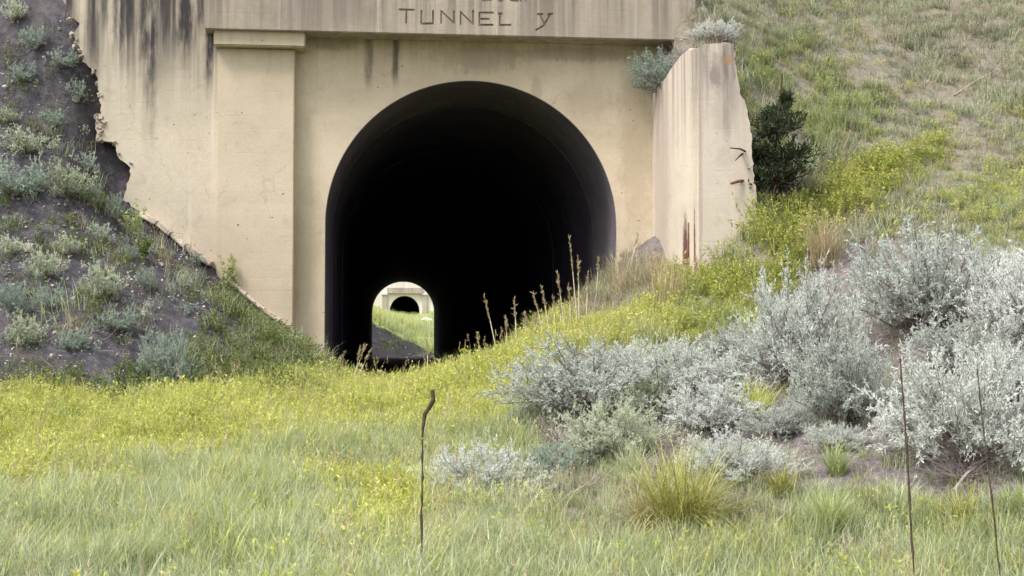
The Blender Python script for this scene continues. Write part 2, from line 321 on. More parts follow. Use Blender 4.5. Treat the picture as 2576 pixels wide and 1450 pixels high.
# ------------------------------------------------------------------ the near portal
zr = lambda rel: ZC + rel
XC, RAD = 1.5, 2.51; ZS = at(1190, 205, YW)[2] - RAD                       # arch centre and springing height
wc_lo, wc_hi = (0.52, 0.44, 0.325), (0.68, 0.58, 0.45)
def X_at(u, Y, v=200): return float(at(u, v, Y)[0])
def Z_at(v, Y, u=900): return float(at(u, v, Y)[2])
YL = 21.36                                                               # left wall front
sx = lambda u: X_at(u, YL, 150)
M_wall = concrete('concrete_wall', wc_lo, wc_hi, drip=0.25, drip_top=6.9, drip_len=1.0, marks=0.6,
    streaks=[(X_at(928, YW, 150), 0.09, 6.4, Z_at(200, YW), 0.85), (X_at(995, YW, 150), 0.07, 6.4, Z_at(195, YW), 0.8)],
    patches=[(X_at(840, YW, 110), Z_at(112, YW), .5, .16, .5, (.22, .18, .15)), (X_at(1450, YW, 118), Z_at(125, YW), 1.3, .16, .5, (.2, .165, .135)), (X_at(770, YW, 500), Z_at(620, YW), .3, 1.6, .25, (.34, .27, .19)), (X_at(1600, YW, 350), Z_at(330, YW), 0.35, 2.3, 0.32, (0.28, 0.215, 0.14)), (X_at(1200, YW, 140), Z_at(140, YW), 1.0, 0.3, 0.4, (0.24, 0.19, 0.14)), (X_at(1350, YW, 200), Z_at(215, YW), 0.12, 0.3, 0.4, (0.32, 0.25, 0.17)), (X_at(1480, YW), Z_at(240, YW), 0.5, 0.4, 0.22, (0.30, 0.23, 0.15))])  # tall patch by the wing wall: stain plus painted corner shade
M_side = concrete('concrete_side_wall', (0.50, 0.435, 0.345), (0.64, 0.56, 0.45), drip=1.0, drip_top=7.4, drip_len=2.3, marks=0.5,
    streaks=[(sx(232), .14, 8, 5.6, .7), (sx(298), .13, 8, Z_at(190, YL), 1.0), (sx(325), .10, 8, Z_at(190, YL), .9), (sx(375), .24, 8, Z_at(240, YL), 1.0), (sx(378), .13, 8, Z_at(420, YL), .85), (sx(412), .10, 8, Z_at(150, YL), .8),
             (sx(463), .24, 8, Z_at(185, YL), 1.0), (sx(503), .10, 8, Z_at(90, YL), .9), (sx(528), .11, 6.75, Z_at(240, YL), 1.0), (sx(262), .08, 8, Z_at(80, YL), .7)], grime=(0.055, 0.049, 0.053))
M_pil = concrete('concrete_pilaster', (0.51, 0.43, 0.32), (0.63, 0.54, 0.42), drip=0.15, drip_top=6.6, drip_len=0.9, marks=0.75)
M_lintel = concrete('concrete_lintel', (0.355, 0.305, 0.25), (0.49, 0.425, 0.35), drip=0.85, drip_top=8.0, drip_len=2.6, board=0.1, marks=0.3, grime=(0.15, 0.125, 0.11),
    patches=[(X_at(800, 21.1, 30), Z_at(25, 21.1), 1.1, 0.5, 0.45, (0.22, 0.19, 0.165))])
M_wing = concrete('concrete_wing_wall', (0.56, 0.485, 0.405), (0.66, 0.585, 0.49), drip=0.6, drip_top=5.9, drip_len=1.9, marks=0.45, grime=(0.19, 0.16, 0.16),
    streaks=[(5.02, .07, 6.0, 4.5, 1.0), (5.12, .05, 6.0, 4.9, .8), (4.72, .05, 6.0, 4.9, .5)],
    patches=[(5.05, 5.74, .11, .12, .6, (0.36, 0.21, 0.09)), (4.9, 5.55, .2, .35, .5, (.26, .21, .20)), (5.0, 5.1, .3, .5, .35, (.36, .30, .28)), (4.63, 4.0, .035, 2.4, .55, (.38, .31, .27)), (4.86, 5.5, 0.1, .2, .5, (.2, .15, .14)), (5.2, 2.75, .55, .42, .55, (.33, .285, .27)), (4.552, 2.85, .010, .75, .95, (0.11, 0.045, 0.045)), (4.585, 2.4, .01, .6, .6, (.24, .19, .15))])
M_rough = plain('broken_concrete', (0.42, 0.345, 0.29), (0.64, 0.56, 0.48), 7, 0.95, 0.03)
portal = tag(empty('tunnel_portal', (XC, YW, 0.0)), 'weathered cream concrete tunnel portal with a round arch and carved lintel', 'tunnel portal')
org = np.array([XC, YW, 0.0])
arch = [(XC - RAD - .012, -1.2)] + [(XC - (RAD + .012) * math.cos(t), ZS + (RAD + .012) * math.sin(t)) for t in np.linspace(0, math.pi, 73)] + [(XC + RAD + .012, -1.2)]
outer = [(-3.1, -1.5), (-3.1, 8.6), (5.15, 8.6), (5.15, -1.5)]
hole = arch
me = slab('face_wall', [outer, hole], YW, YW + 0.55, org); link('face_wall', me, M_wall, portal)
# the left wall with its broken edge
edge4 = [(252, -160), (252, 0), (283, 68), (314, 93), (293, 149), (318, 180), (330, 205), (330, 248), (383, 285), (392, 330), (398, 372), (404, 465), (383, 484), (389, 552), (417, 568), (466, 574), (470, 633), (516, 658), (525, 701), (510, 740), (494, 775), (488, 800), (516, 813), (572, 862), (500, 1000), (480, 1200)]
rg = random.Random(4); prof = []
for (p, q) in zip(edge4[:-1], edge4[1:]):
    n = max(1, int(math.hypot(q[0] - p[0], q[1] - p[1]) / 14))
    for k in range(n):
        t = k / n; j = 5 if p[1] > 0 else 0
        P_ = at((p[0] + (q[0] - p[0]) * t + rg.uniform(-j, j)) * .629, (p[1] + (q[1] - p[1]) * t + rg.uniform(-j, j)) * .629, YL); prof.append((float(P_[0]), float(P_[2])))
xr = X_at(556, YL, 300)
loop = [(xr, 8.6)] + prof + [(prof[-1][0], -0.6), (xr, -0.6)]
me = slab('side_wall', [loop], YL, YW + 0.45, org); link('side_wall', me, M_side, portal)
# lumps of bare concrete along the break
lump = [rock_mesh('broken_edge', 50 + q, 2, 1.0, 0.5) for q in range(5)]
spots = [(x, y, .05) for x, y in ((178, 52), (183, 90), (190, 100), (196, 112), (186, 118), (204, 130), (206, 142), (238, 180), (247, 212), (252, 240))] + [(246 + (q * 7) % 15, 296 + 6 * q, .055 + .012 * (q % 3)) for q in range(10)] + [(292, 362, .05), (298, 388, .045), (325, 412, .05), (362, 545, .06), (352, 536, .05)]
for i, (u, v, r) in enumerate(spots):
    o = link('broken_edge', lump[i % 5], M_rough, portal); P_ = at(u + rg.uniform(-3, 3), v, YL + 0.06) - org; o.location = P_; o.scale = (r * rg.uniform(.7, 1.3), 0.10, r * rg.uniform(.8, 1.5)); o.rotation_euler = (0, rg.uniform(-1, 1), rg.uniform(-.4, .4))
# coping of the buried lower wall
cp = [(352, 536), (395, 562), (430, 588), (468, 620), (500, 645), (532, 664), (575, 702), (620, 742), (665, 780), (705, 808), (742, 842)]
for i in range(len(cp) - 1):
    if i == 5: continue
    a_, b_ = at(*cp[i], 21.2) - org, at(*cp[i + 1], 21.2) - org; n_ = Vector((-(b_[2] - a_[2]), 0, b_[0] - a_[0])).normalized(); th = 0.06 if i < 5 else 0.04
    bm = bmesh.new(); ring = []
    for p_ in (a_, b_):
        for yy, s_ in ((-0.36, -1), (-0.10, -1), (-0.10, 1), (-0.36, 0.7)):
            ring.append(bm.verts.new((p_[0] + n_.x * s_ * th * rg.uniform(.6, 1.1), yy + rg.uniform(-.03, .03), p_[2] + n_.z * s_ * th * rg.uniform(.6, 1.1))))
    for f in ((0, 1, 2, 3), (7, 6, 5, 4), (0, 4, 5, 1), (1, 5, 6, 2), (2, 6, 7, 3), (3, 7, 4, 0)): bm.faces.new([ring[q] for q in f])
    link('coping_piece', bm_mesh('coping_piece', bm, 0.015), M_rough, portal)
# pilaster and its capital
YP = 21.27; x0, x1 = X_at(547, YP, 300), X_at(741, YP, 300); zt = Z_at(122, YP, 640)
bm = bmesh.new(); box_bm(bm, x0 - org[0], x1 - org[0], YP - org[1], YW + 0.2 - org[1], -0.6, zt); pil = link('pilaster', bm_mesh('pilaster', bm, 0.018), M_pil, portal)
YCAP = 21.10; bm = bmesh.new(); box_bm(bm, X_at(537, YCAP, 100) - org[0], X_at(767, YCAP, 100) - org[0], YCAP - org[1], YW + 0.21 - org[1], zt + 0.003, Z_at(76, YCAP, 650))
link('capital', bm_mesh('capital', bm, 0.02), M_pil, pil)
# lintel with carved letters
YT = 21.02; zb = Z_at(86, YT, 1050); lx0, lx1 = X_at(514, YT, 40), X_at(1752, YT, 40)
def uv2(vx, vy): P_ = at((1366 + vx / 1.886) * .629, (vy / 1.886) * .629, YT); return float(P_[0]), float(P_[2])
letters = {'T': [((437, 73), (548, 76)), ((490, 75), (487, 175))], 'U': [((603, 80), (601, 170)), ((601, 175), (612, 182)), ((605, 180), (690, 178)), ((690, 82), (690, 178))],
           'N1': [((752, 80), (752, 178)), ((750, 82), (848, 176)), ((848, 84), (848, 176))], 'N2': [((898, 88), (898, 186)), ((896, 90), (992, 184)), ((992, 80), (992, 184))],
           'E': [((1040, 96), (1040, 190)), ((1038, 97), (1143, 97)), ((1042, 144), (1112, 144)), ((1040, 190), (1143, 188))], 'L': [((1196, 100), (1194, 192)), ((1184, 104), (1210, 104)), ((1192, 191), (1276, 189))],
           'V': [((1480, 108), (1518, 108)), ((1556, 110), (1592, 106)), ((1497, 110), (1534, 190)), ((1574, 110), (1522, 198)), ((1526, 194), (1466, 228))],
           'a': [((1068, -90), (1068, 0)), ((1066, 1), (1130, 0))], 'b': [((1200, -90), (1200, 6)), ((1188, 5), (1214, 5))], 'c': [((1278, -90), (1278, 6)), ((1276, 4), (1330, 8))], 'd': [((1352, -90), (1352, 10)), ((1356, -40), (1392, 12))]}
def stroke(bm, p, q, w, ya, yb, ext=0.5):
    (xa, za), (xb, zb_) = p, q; d = Vector((xb - xa, zb_ - za)); L = d.length; d /= L; n = Vector((-d.y, d.x)) * w
    e = d * w * ext; c = [(xa - e.x + n.x, za - e.y + n.y), (xb + e.x + n.x, zb_ + e.y + n.y), (xb + e.x - n.x, zb_ + e.y - n.y), (xa - e.x - n.x, za - e.y - n.y)]
    vs = [bm.verts.new((x - org[0], y - org[1], z)) for y in (ya, yb) for x, z in c]
    for f in ((0, 1, 2, 3), (7, 6, 5, 4), (0, 4, 5, 1), (1, 5, 6, 2), (2, 6, 7, 3), (3, 7, 4, 0)): bm.faces.new([vs[i] for i in f])
bm = bmesh.new(); box_bm(bm, lx0 - org[0], lx1 - org[0], YT - org[1], YW + 0.3 - org[1], zb, zb + 1.7)
lint = link('lintel', bm_mesh('lintel', bm, 0.015), M_lintel, portal)
WID = 0.018; cut_obs = []
for q, k in enumerate(letters):
    for si, (p_, q_) in enumerate(letters[k]):
        bm = bmesh.new(); w_ = WID * (1.0 if abs(p_[1] - q_[1]) < 20 else 0.8); stroke(bm, uv2(*p_), uv2(*q_), w_ * (1 + 0.013 * si), YT - 0.05 - 0.001 * si, YT + 0.034 + 0.0015 * si)
        me = bm_mesh('cutter', bm); co = bpy.data.objects.new('cutter', me); C.objects.link(co); co.parent = portal; cut_obs.append(co)
bpy.context.view_layer.update()
for co in cut_obs:
    md = lint.modifiers.new('carve', 'BOOLEAN'); md.operation = 'DIFFERENCE'; md.object = co; md.solver = 'EXACT'
dg = bpy.context.evaluated_depsgraph_get(); nm = bpy.data.meshes.new_from_object(lint.evaluated_get(dg)); lint.modifiers.clear(); lint.data = nm
for co in cut_obs: bpy.data.objects.remove(co, do_unlink=True)
M_carve = plain('letter_dirt', (0.14, 0.105, 0.082), (0.29, 0.23, 0.18), 9, 0.95)
M_carve_pale = plain('letter_dirt_worn', (0.20, 0.15, 0.11), (0.30, 0.235, 0.17), 9, 0.95)
for k in letters:
    bm = bmesh.new()
    for si, (p_, q_) in enumerate(letters[k]):
        w_ = WID * (1.0 if abs(p_[1] - q_[1]) < 20 else 0.8); stroke(bm, uv2(*p_), uv2(*q_), w_ * 0.93, YT + 0.014 + 0.0012 * si, YT + 0.030 + 0.0012 * si, 0.4)
    link('carved_letter', bm_mesh('carved_letter', bm), M_carve_pale if k in 'N1' else M_carve, lint)
# wing wall on the right
YN = 18.05; xin0, xin1 = 4.53, 4.66
bm = bmesh.new(); zt_n = Z_at(116, YN, 1790); zt_b = Z_at(235, YW, 1660)
top = []; bot = []
for k in range(13):
    t = k / 12; y = YN + (YW - 0.01 - YN) * t; xi = xin0 + (xin1 - xin0) * t; zt_ = zt_n + (zt_b - zt_n) * t + 0.07 * math.sin(math.pi * min(1, t * 1.6)) * (t < .625) + rg.uniform(-.012, .012) - (0.05 if k == 0 else 0)
    xo = 5.03 + (0.05 * rg.random() if 0 < k else 0); top.append((bm.verts.new((xi, y, zt_)), bm.verts.new((xo, y, zt_ - 0.02)))); bot.append((bm.verts.new((xi, y, 0.4)), bm.verts.new((xo, y, 0.4))))
for k in range(12):
    bm.faces.new((top[k][0], top[k + 1][0], bot[k + 1][0], bot[k][0])); bm.faces.new((top[k][0], top[k][1], top[k + 1][1], top[k + 1][0])); bm.faces.new((top[k][1], bot[k][1], bot[k + 1][1], top[k + 1][1]))
bm.faces.new((bot[0][0], bot[0][1], top[0][1], top[0][0])); bm.faces.new((top[12][0], top[12][1], bot[12][1], bot[12][0]))
for v_ in bm.verts: v_.co -= Vector(org)
wing = link('wing_wall', bm_mesh('wing_wall', bm, 0.02), M_wing, portal)
# end wall of the wing, broken along its right side
fr = [(1757, 119), (1775, 112), (1830, 108), (1846, 113), (1849, 160), (1858, 200), (1862, 235), (1876, 262), (1882, 300), (1889, 330), (1893, 400), (1900, 470), (1905, 540), (1912, 700), (1757, 900)]
lp = []
for (p_, q_) in zip(fr, fr[1:] + fr[:1]):
    n = 1 if q_[0] == 1757 or p_[0] == 1757 or p_ == fr[-1] else max(1, int(math.hypot(q_[0] - p_[0], q_[1] - p_[1]) / 9))
    for k in range(n):
        t = k / n; j = 2.2 if n > 1 else 0; P_ = at(p_[0] + (q_[0] - p_[0]) * t + rg.uniform(-j, j), p_[1] + (q_[1] - p_[1]) * t + rg.uniform(-j, j), YN - 0.05); lp.append((float(P_[0]), float(P_[2])))
end = link('end_wall', slab('end_wall', [lp], YN - 0.05, YN + 0.4, org), M_wing, portal)
M_rust = plain('rusted_steel', (0.11, 0.04, 0.03), (0.22, 0.09, 0.06), 30, 0.9)
Vv, Ff = [], []; b_ = at(1860, 456, YN - .1) - org; tube([b_ + [0.14, .12, .03], b_, b_ + [-.14, -.05, -.045]], [.02, .024, .02], 6, Vv, Ff); link('rusted_bar', mesh_np('rusted_bar', Vv, Ff), M_rust, portal)
for (u1, v1, u2, v2, r) in ((1733, 560, 1727, 735, .016), (1743, 600, 1742, 740, .013), (1722, 640, 1716, 750, .012)):
    Vv, Ff = [], []; yy = 18.35; a_, b_ = at(u1, v1, yy) - org, at(u2, v2, yy) - org; tube([a_, (a_ + b_) / 2 + [.01, 0, 0], b_ - [0, 0, .3]], [r * .7, r, r], 5, Vv, Ff); link('rusted_bar', mesh_np('rusted_bar', Vv, Ff), M_rust, portal)
# tunnel lining: the first rings one by one, then the long barrel
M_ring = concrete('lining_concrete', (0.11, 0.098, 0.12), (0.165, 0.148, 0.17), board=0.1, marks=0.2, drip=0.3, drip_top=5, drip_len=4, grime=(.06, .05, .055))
M_ring2 = concrete('lining_smoked_dim', (0.075, 0.064, 0.095), (0.115, 0.10, 0.135), board=0.1, marks=0.0, drip=0.3, drip_top=6, drip_len=5, grime=(.04, .035, .04))  # smoke tone, with daylight fading inward painted as a darker step
M_soot_dim = plain('sooty_dim_lining', (0.065, 0.055, 0.09), (0.10, 0.086, 0.13), 1.2, 0.95, 0.02)  # soot, with the violet gloom of the tunnel put into its colour
lining = empty('tunnel_lining', (0, 0, 0)); lining.parent = portal
def shell(name, y0, y1, r, mat, xc=XC, zs=ZS, zf=-1.0, parent=lining, og=org, th=0.4, dx=0.0, seg=64, dz=0.0):
    pr = [(-r, zf - zs)] + [(-r * math.cos(t), r * math.sin(t)) for t in np.linspace(0, math.pi, seg + 1)] + [(r, zf - zs)]
    po = [(-r - th, zf - zs)] + [(-(r + th) * math.cos(t), (r + th) * math.sin(t)) for t in np.linspace(0, math.pi, seg + 1)] + [(r + th, zf - zs)]
    n = len(pr); V = []; F = []
    for y, d, h in ((y0, 0, 0), (y1, dx, dz)):
        for x, z in pr: V.append((x + xc + d - og[0], y - og[1], z + zs + h - og[2]))
        for x, z in po: V.append((x + xc + d - og[0], y - og[1], z + zs + h - og[2]))
    for i in range(n - 1):
        F.append([i, i + 1, 2 * n + i + 1, 2 * n + i]); F.append([n + i + 1, n + i, 3 * n + i, 3 * n + i + 1]); F.append([i + 1, i, n + i, n + i + 1]); F.append([2 * n + i, 2 * n + i + 1, 3 * n + i + 1, 3 * n + i])
    me = mesh_np(name, V, F, smooth=False); return link(name, me, mat, parent)
yy = YW + 0.004
for k, (L, r, m) in enumerate(((2.3, RAD, M_ring), (2.75, RAD - 0.022, M_ring2), (3.0, RAD - 0.004, M_soot_dim), (3.0, RAD - 0.026, M_soot_dim))):
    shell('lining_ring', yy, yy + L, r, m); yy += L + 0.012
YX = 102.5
shell('lining_barrel', yy, YX, RAD - 0.006, M_soot_dim)
bm = bmesh.new(); box_bm(bm, -7, 10, YX - .5, YX, ZS + RAD - .02, 14)          # wall over the far mouth
box_bm(bm, -7, XC - RAD, YX - .5, YX, -1.5, ZS + RAD - .021); box_bm(bm, XC + RAD, 10, YX - .5, YX, -1.5, ZS + RAD - .021)
for v_ in bm.verts: v_.co -= Vector(org)
link('exit_wall', bm_mesh('exit_wall', bm), M_lintel, portal)
# tunnel bed
bx = np.linspace(-1.5, 4.6, 40); by = np.concatenate([np.arange(21.46, 40, .2), np.arange(40, 103.4, 1.0)]); BX, BY = np.meshgrid(bx, by)
BZ = -0.24 - 0.0 * BY + (fbm(BX * 2, BY * 2, 77) - .5) * .12 + np.exp(-((BX - XC) / 2.4) ** 8) * 0.05; n = len(bx)
a = (np.arange(len(by) - 1)[:, None] * n + np.arange(n - 1)[None]).ravel()
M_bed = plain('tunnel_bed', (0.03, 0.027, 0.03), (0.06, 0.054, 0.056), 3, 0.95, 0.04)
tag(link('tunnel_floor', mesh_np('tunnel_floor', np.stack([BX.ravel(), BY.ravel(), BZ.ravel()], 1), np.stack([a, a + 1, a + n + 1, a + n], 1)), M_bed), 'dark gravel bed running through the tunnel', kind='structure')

# ------------------------------------------------------------------ beyond the tunnel: cutting and the next portal
fF = tps(pts_at([(935, 906, 102), (1092, 906, 102), (935, 900, 106), (1092, 902, 106), (940, 866, 116), (1085, 897, 116), (940, 806, 130), (1085, 873, 130), (940, 792, 165), (1085, 838, 165), (940, 786, 190), (1085, 815, 190), (978, 792, 207), (1058, 811, 207), (930, 776, 207), (1100, 790, 207)]) +
         [(-20, 150, 11), (34, 150, 9), (-22, 205, 15), (36, 205, 13), (-20, 106, 8), (30, 106, 8), (-6, 106, 1.4), (9, 106, 1.2)])
hx, hy = np.arange(-36, 48, 0.5), np.arange(101.4, 213, 0.6); FX, FY = np.meshgrid(hx, hy)
FZ = fF(FX, FY) + (fbm(FX * .5, FY * .5, 41) - .5) * .25 + (vnoise(FX * 1.3, FY * .5, 43) - .5) * .25 + (vnoise(FX * 2.0 + 9, FY * .8, 47) - .5) * .15; n = len(hx)
V = np.stack([FX.ravel(), FY.ravel(), FZ.ravel()], 1); a = (np.arange(len(hy) - 1)[:, None] * n + np.arange(n - 1)[None]).ravel()
me = mesh_np('far_cutting', V, np.stack([a, a + 1, a + n + 1, a + n], 1), smooth=True)
BANK = [(800, 740), (945, 765), (1200, 800), (1200, 955), (1085, 886), (940, 816), (800, 740)]
u, v = project(V); far_green = inside(u, v + (fbm(V[:, 0], V[:, 1], 8) - .5) * 12, BANK) | (V[:, 2] > 5)
mead = np.zeros((len(V), 4), np.float32); mead[:, 3] = 1; mead[~far_green, 0] = 1
ca = me.color_attributes.new('cover', 'FLOAT_COLOR', 'POINT'); ca.data.foreach_set('color', mead.ravel())
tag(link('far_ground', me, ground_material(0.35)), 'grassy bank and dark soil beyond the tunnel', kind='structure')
YF = 211.0; pf = at(1018, 745, YF); RF = 4.0 * 2.51 / 4.0; RF = 59.0 / 1.59 * YF / FPX; ZFS = float(pf[2]) - RF; XF = float(pf[0]); og2 = np.array([XF, YF, ZC])
M_far = concrete('far_concrete', (0.70, 0.65, 0.60), (0.80, 0.755, 0.70), drip=0.25, drip_top=12, drip_len=5, board=0.0, marks=0.0)
M_far_d = concrete('far_concrete_stained', (0.40, 0.35, 0.31), (0.52, 0.46, 0.41), drip=0.6, drip_top=12, drip_len=6, board=0.0, marks=0.0)
far = tag(empty('tunnel_portal', og2), 'pale distant tunnel portal framed by the far mouth of the tunnel', 'tunnel portal')
harch = [(XF - RF, ZC - 2)] + [(XF - RF * math.cos(t), ZFS + RF * math.sin(t)) for t in np.linspace(0, math.pi, 49)] + [(XF + RF, ZC - 2)]
me = slab('face_wall', [[(XF - 9, ZC - 3), (XF - 9, 16), (XF + 9, 16), (XF + 9, ZC - 3)], harch], YF, YF + 1, og2); link('face_wall', me, M_far, far)
zl = float(at(1018, 739, YF)[2])
bm = bmesh.new(); box_bm(bm, -2.95, 2.95, -0.55, 0.1, zl - og2[2], zl - og2[2] + .95); link('lintel', bm_mesh('lintel', bm, .03), M_far_d, far)
for s_ in (-1, 1):
    bm = bmesh.new(); c_ = s_ * 3.35; box_bm(bm, c_ - .42, c_ + .42, -0.3, 0.1, -4, zl - og2[2] - .25); p_ = link('pilaster', bm_mesh('pilaster', bm, .03), M_far_d, far)
    bm = bmesh.new(); box_bm(bm, c_ - .55, c_ + .55, -0.42, 0.11, zl - og2[2] - .247, zl - og2[2] + .1); link('capital', bm_mesh('capital', bm, .03), M_far, p_)
shell('lining_barrel', YF + .05, YF + 90, RF - .01, M_soot_dim, XF, ZFS, ZC - 2, far, og2)
bm = bmesh.new(); box_bm(bm, -RF - .5, RF + .5, 89.9, 90.6, -3, 10); link('end_sky_blocker', bm_mesh('end_sky_blocker', bm), M_soot_dim, far)  # added plug at the barrel's unseen end, shuts out the sky
fx, fy = np.arange(-60, 70, 4.0), np.arange(211.9, 330, 5.0); QX, QY = np.meshgrid(fx, fy); QZ = 14.5 + (QY - 211) * .25 + 0.2 * np.abs(QX - XF) * .5 + (fbm(QX * .1, QY * .1, 2) - .5) * 3; n = len(fx)
a = (np.arange(len(fy) - 1)[:, None] * n + np.arange(n - 1)[None]).ravel(); me = mesh_np('far_hill', np.stack([QX.ravel(), QY.ravel(), QZ.ravel()], 1), np.stack([a, a + 1, a + n + 1, a + n], 1), smooth=True)
cc = np.zeros((len(me.vertices), 4), np.float32); cc[:, 1] = 1; cc[:, 3] = 1; me.color_attributes.new('cover', 'FLOAT_COLOR', 'POINT').data.foreach_set('color', cc.ravel())
tag(link('far_hill', me, M_ground), 'dry hillside above the distant portal', kind='structure')

# ------------------------------------------------------------------ plants: shapes
def blades(rng, n, r, h, w, lean=0.5, curve=0.5, seg=3, hvar=0.35):
    """n grass blades, each a tapered strip"""
    V = []; F = []; S = []
    for _ in range(n):
        a = rng.uniform(0, 2 * math.pi); d = r * math.sqrt(rng.random()); b = np.array([d * math.cos(a), d * math.sin(a), -0.02])
        az = rng.uniform(0, 2 * math.pi); L = h * (1 + rng.uniform(-hvar, hvar)); l0 = rng.uniform(0, lean); cu = rng.uniform(0.2, 1) * curve
        dr = np.array([math.cos(az), math.sin(az), 0]); sd = np.array([-math.sin(az + rng.uniform(-.8, .8)), math.cos(az), 0]); sd /= np.linalg.norm(sd)
        base = len(V); p = b.copy(); th = l0; s0 = rng.uniform(0, .55)
        for i in range(seg + 1):
            t = i / seg; ww = w * (1 - t) ** 0.7 * rng.uniform(.85, 1.15) / 2
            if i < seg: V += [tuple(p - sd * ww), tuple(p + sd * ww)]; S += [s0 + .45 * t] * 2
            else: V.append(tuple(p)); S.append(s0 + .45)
            p = p + (dr * math.sin(th) + np.array([0, 0, math.cos(th)])) * (L / seg); th += cu / seg * 2
        for i in range(seg - 1): F.append([base + 2 * i, base + 2 * i + 1, base + 2 * i + 3, base + 2 * i + 2])
        F.append([base + 2 * seg - 2, base + 2 * seg - 1, base + 2 * seg])
    return V, F, S
def leaf(V, F, S, p, d, L, w, s, rng, fold=0.25):
    d = d / (np.linalg.norm(d) + 1e-9); a = np.cross(d, rng.normal(size=3)); a /= np.linalg.norm(a) + 1e-9; n = np.cross(d, a); b = len(V)
    V += [tuple(p), tuple(p + d * L * .5 + a * w / 2 + n * w * fold), tuple(p + d * L), tuple(p + d * L * .5 - a * w / 2 + n * w * fold)]
    S += [s * .8, s, min(1, s * 1.1), s]; F.append([b, b + 1, b + 2, b + 3])
def leafy_tuft(rng, stems, h, r, leaves, L, w, flowers=0, fl=0.014, spread=0.5):
    V, F, S, M = [], [], [], []
    for _ in range(stems):
        a = rng.uniform(0, 2 * math.pi); d = r * math.sqrt(rng.random()); b = np.array([d * math.cos(a), d * math.sin(a), -.02]); az = rng.uniform(0, 2 * math.pi); ln = rng.uniform(.05, spread)
        dr = np.array([math.cos(az) * ln, math.sin(az) * ln, 1.0]); dr /= np.linalg.norm(dr); hh = h * rng.uniform(.55, 1.15); sd = np.array([-dr[1], dr[0], 0]); sd = sd / (np.linalg.norm(sd) + 1e-9) * .002; k = len(V)
        V += [tuple(b - sd), tuple(b + sd), tuple(b + dr * hh)]; S += [.2, .2, .5]; F.append([k, k + 1, k + 2]); M.append(0)
        for j in range(leaves):
            t = rng.uniform(.25, 1.0); q = rng.normal(size=3); q[2] = abs(q[2]) * .8 + .1; leaf(V, F, S, b + dr * hh * t, q, L * rng.uniform(.6, 1.2), w * rng.uniform(.7, 1.2), min(1, .15 + .6 * t + rng.uniform(-.15, .25)), rng); M.append(0)
        if rng.random() < flowers:
            for j in range(3): q = rng.normal(size=3); q[2] = abs(q[2]); leaf(V, F, S, b + dr * hh * rng.uniform(.85, 1.05), q, fl * 1.6, fl, rng.uniform(.4, 1), rng); M.append(1)
    return V, F, S, M
def bush(rng, shoots, twigs, leaves, L, w, flat=0.8, core=0.25, up=0.35, lobes=5, gap=0.0):
    """rounded shrub of unit radius: woody shoots from the base, side twigs, small leaves towards the ends"""
    BV, BF, V, F, S = [], [], [], [], []
    lob = rng.normal(size=(lobes, 3)); lob[:, 2] = np.abs(lob[:, 2]); lob /= np.linalg.norm(lob, axis=1)[:, None]
    for _ in range(shoots):
        d = rng.normal(size=3); d[2] = abs(d[2]) * .9 + .12; d /= np.linalg.norm(d)
        R = .70 + .30 * max(0, (lob @ d).max()) ** 6 + rng.uniform(-.16, .12); tip = d * R * np.array([1, 1, flat]); tip[2] += up * .25 * rng.random()
        b = np.array([rng.uniform(-.12, .12), rng.uniform(-.12, .12), -.04]); mid = (b + tip) * .5 + rng.normal(size=3) * .06 + np.array([0, 0, -.05]); tube([b, mid, tip], [.015, .008, .002], 3, BV, BF)
        for j in range(twigs):
            t = rng.uniform(core, 1.0); o = (1 - t) ** 2 * b + 2 * t * (1 - t) * mid + t * t * tip; q = d * .7 + rng.normal(size=3) * .55 + np.array([0, 0, up]); q /= np.linalg.norm(q); tl = rng.uniform(.10, .24)
            if j % 2 == 0: tube([o, o + q * tl], [.004, .0015], 3, BV, BF)
            for k in range(leaves):
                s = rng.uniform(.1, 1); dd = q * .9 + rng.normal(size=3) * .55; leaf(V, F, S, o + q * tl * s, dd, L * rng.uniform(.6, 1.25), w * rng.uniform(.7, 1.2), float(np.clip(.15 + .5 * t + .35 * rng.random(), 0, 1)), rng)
    return (BV, BF), (V, F, S)

# ------------------------------------------------------------------ plant colours
M_yellow = leafy('yellow_green_leaf', [(0.25, 0.295, 0.06), (0.50, 0.525, 0.14), (0.72, 0.695, 0.30)], .45, .5)
M_flower = leafy('yellow_flower', [(0.62, 0.55, 0.24), (0.74, 0.69, 0.44)], .3, .3)
M_green = leafy('green_grass', [(0.18, 0.24, 0.085), (0.37, 0.43, 0.18), (0.58, 0.59, 0.32)], .44, .5)
M_grey = leafy('grey_green_grass', [(0.25, 0.30, 0.17), (0.46, 0.50, 0.31), (0.66, 0.66, 0.48)], .44, .5)
M_bunch = leafy('bunchgrass_blade', [(0.15, 0.185, 0.05), (0.34, 0.34, 0.10), (0.58, 0.50, 0.26)], .35, .7)
M_dry = leafy('dry_grass', [(0.30, 0.245, 0.14), (0.46, 0.38, 0.24), (0.56, 0.48, 0.34)], .3, .4)
M_olive = leafy('olive_turf', [(0.135, 0.16, 0.09), (0.255, 0.275, 0.175), (0.40, 0.395, 0.285)], .4, .5)
M_weed = leafy('dark_weed_leaf', [(0.075, 0.105, 0.035), (0.15, 0.19, 0.065), (0.26, 0.29, 0.12)], .4, .5)
M_sage = leafy('sage_leaf', [(0.255, 0.295, 0.25), (0.50, 0.53, 0.485), (0.74, 0.755, 0.725)], .43, .8, single=True)
M_sage_g = leafy('sage_leaf_green', [(0.28, 0.33, 0.22), (0.45, 0.50, 0.36), (0.62, 0.655, 0.52)], .43, .55, single=True)
M_sage_b = leafy('sage_leaf_blue', [(0.22, 0.285, 0.235), (0.33, 0.40, 0.34), (0.47, 0.525, 0.455)], .36, .55, single=True)
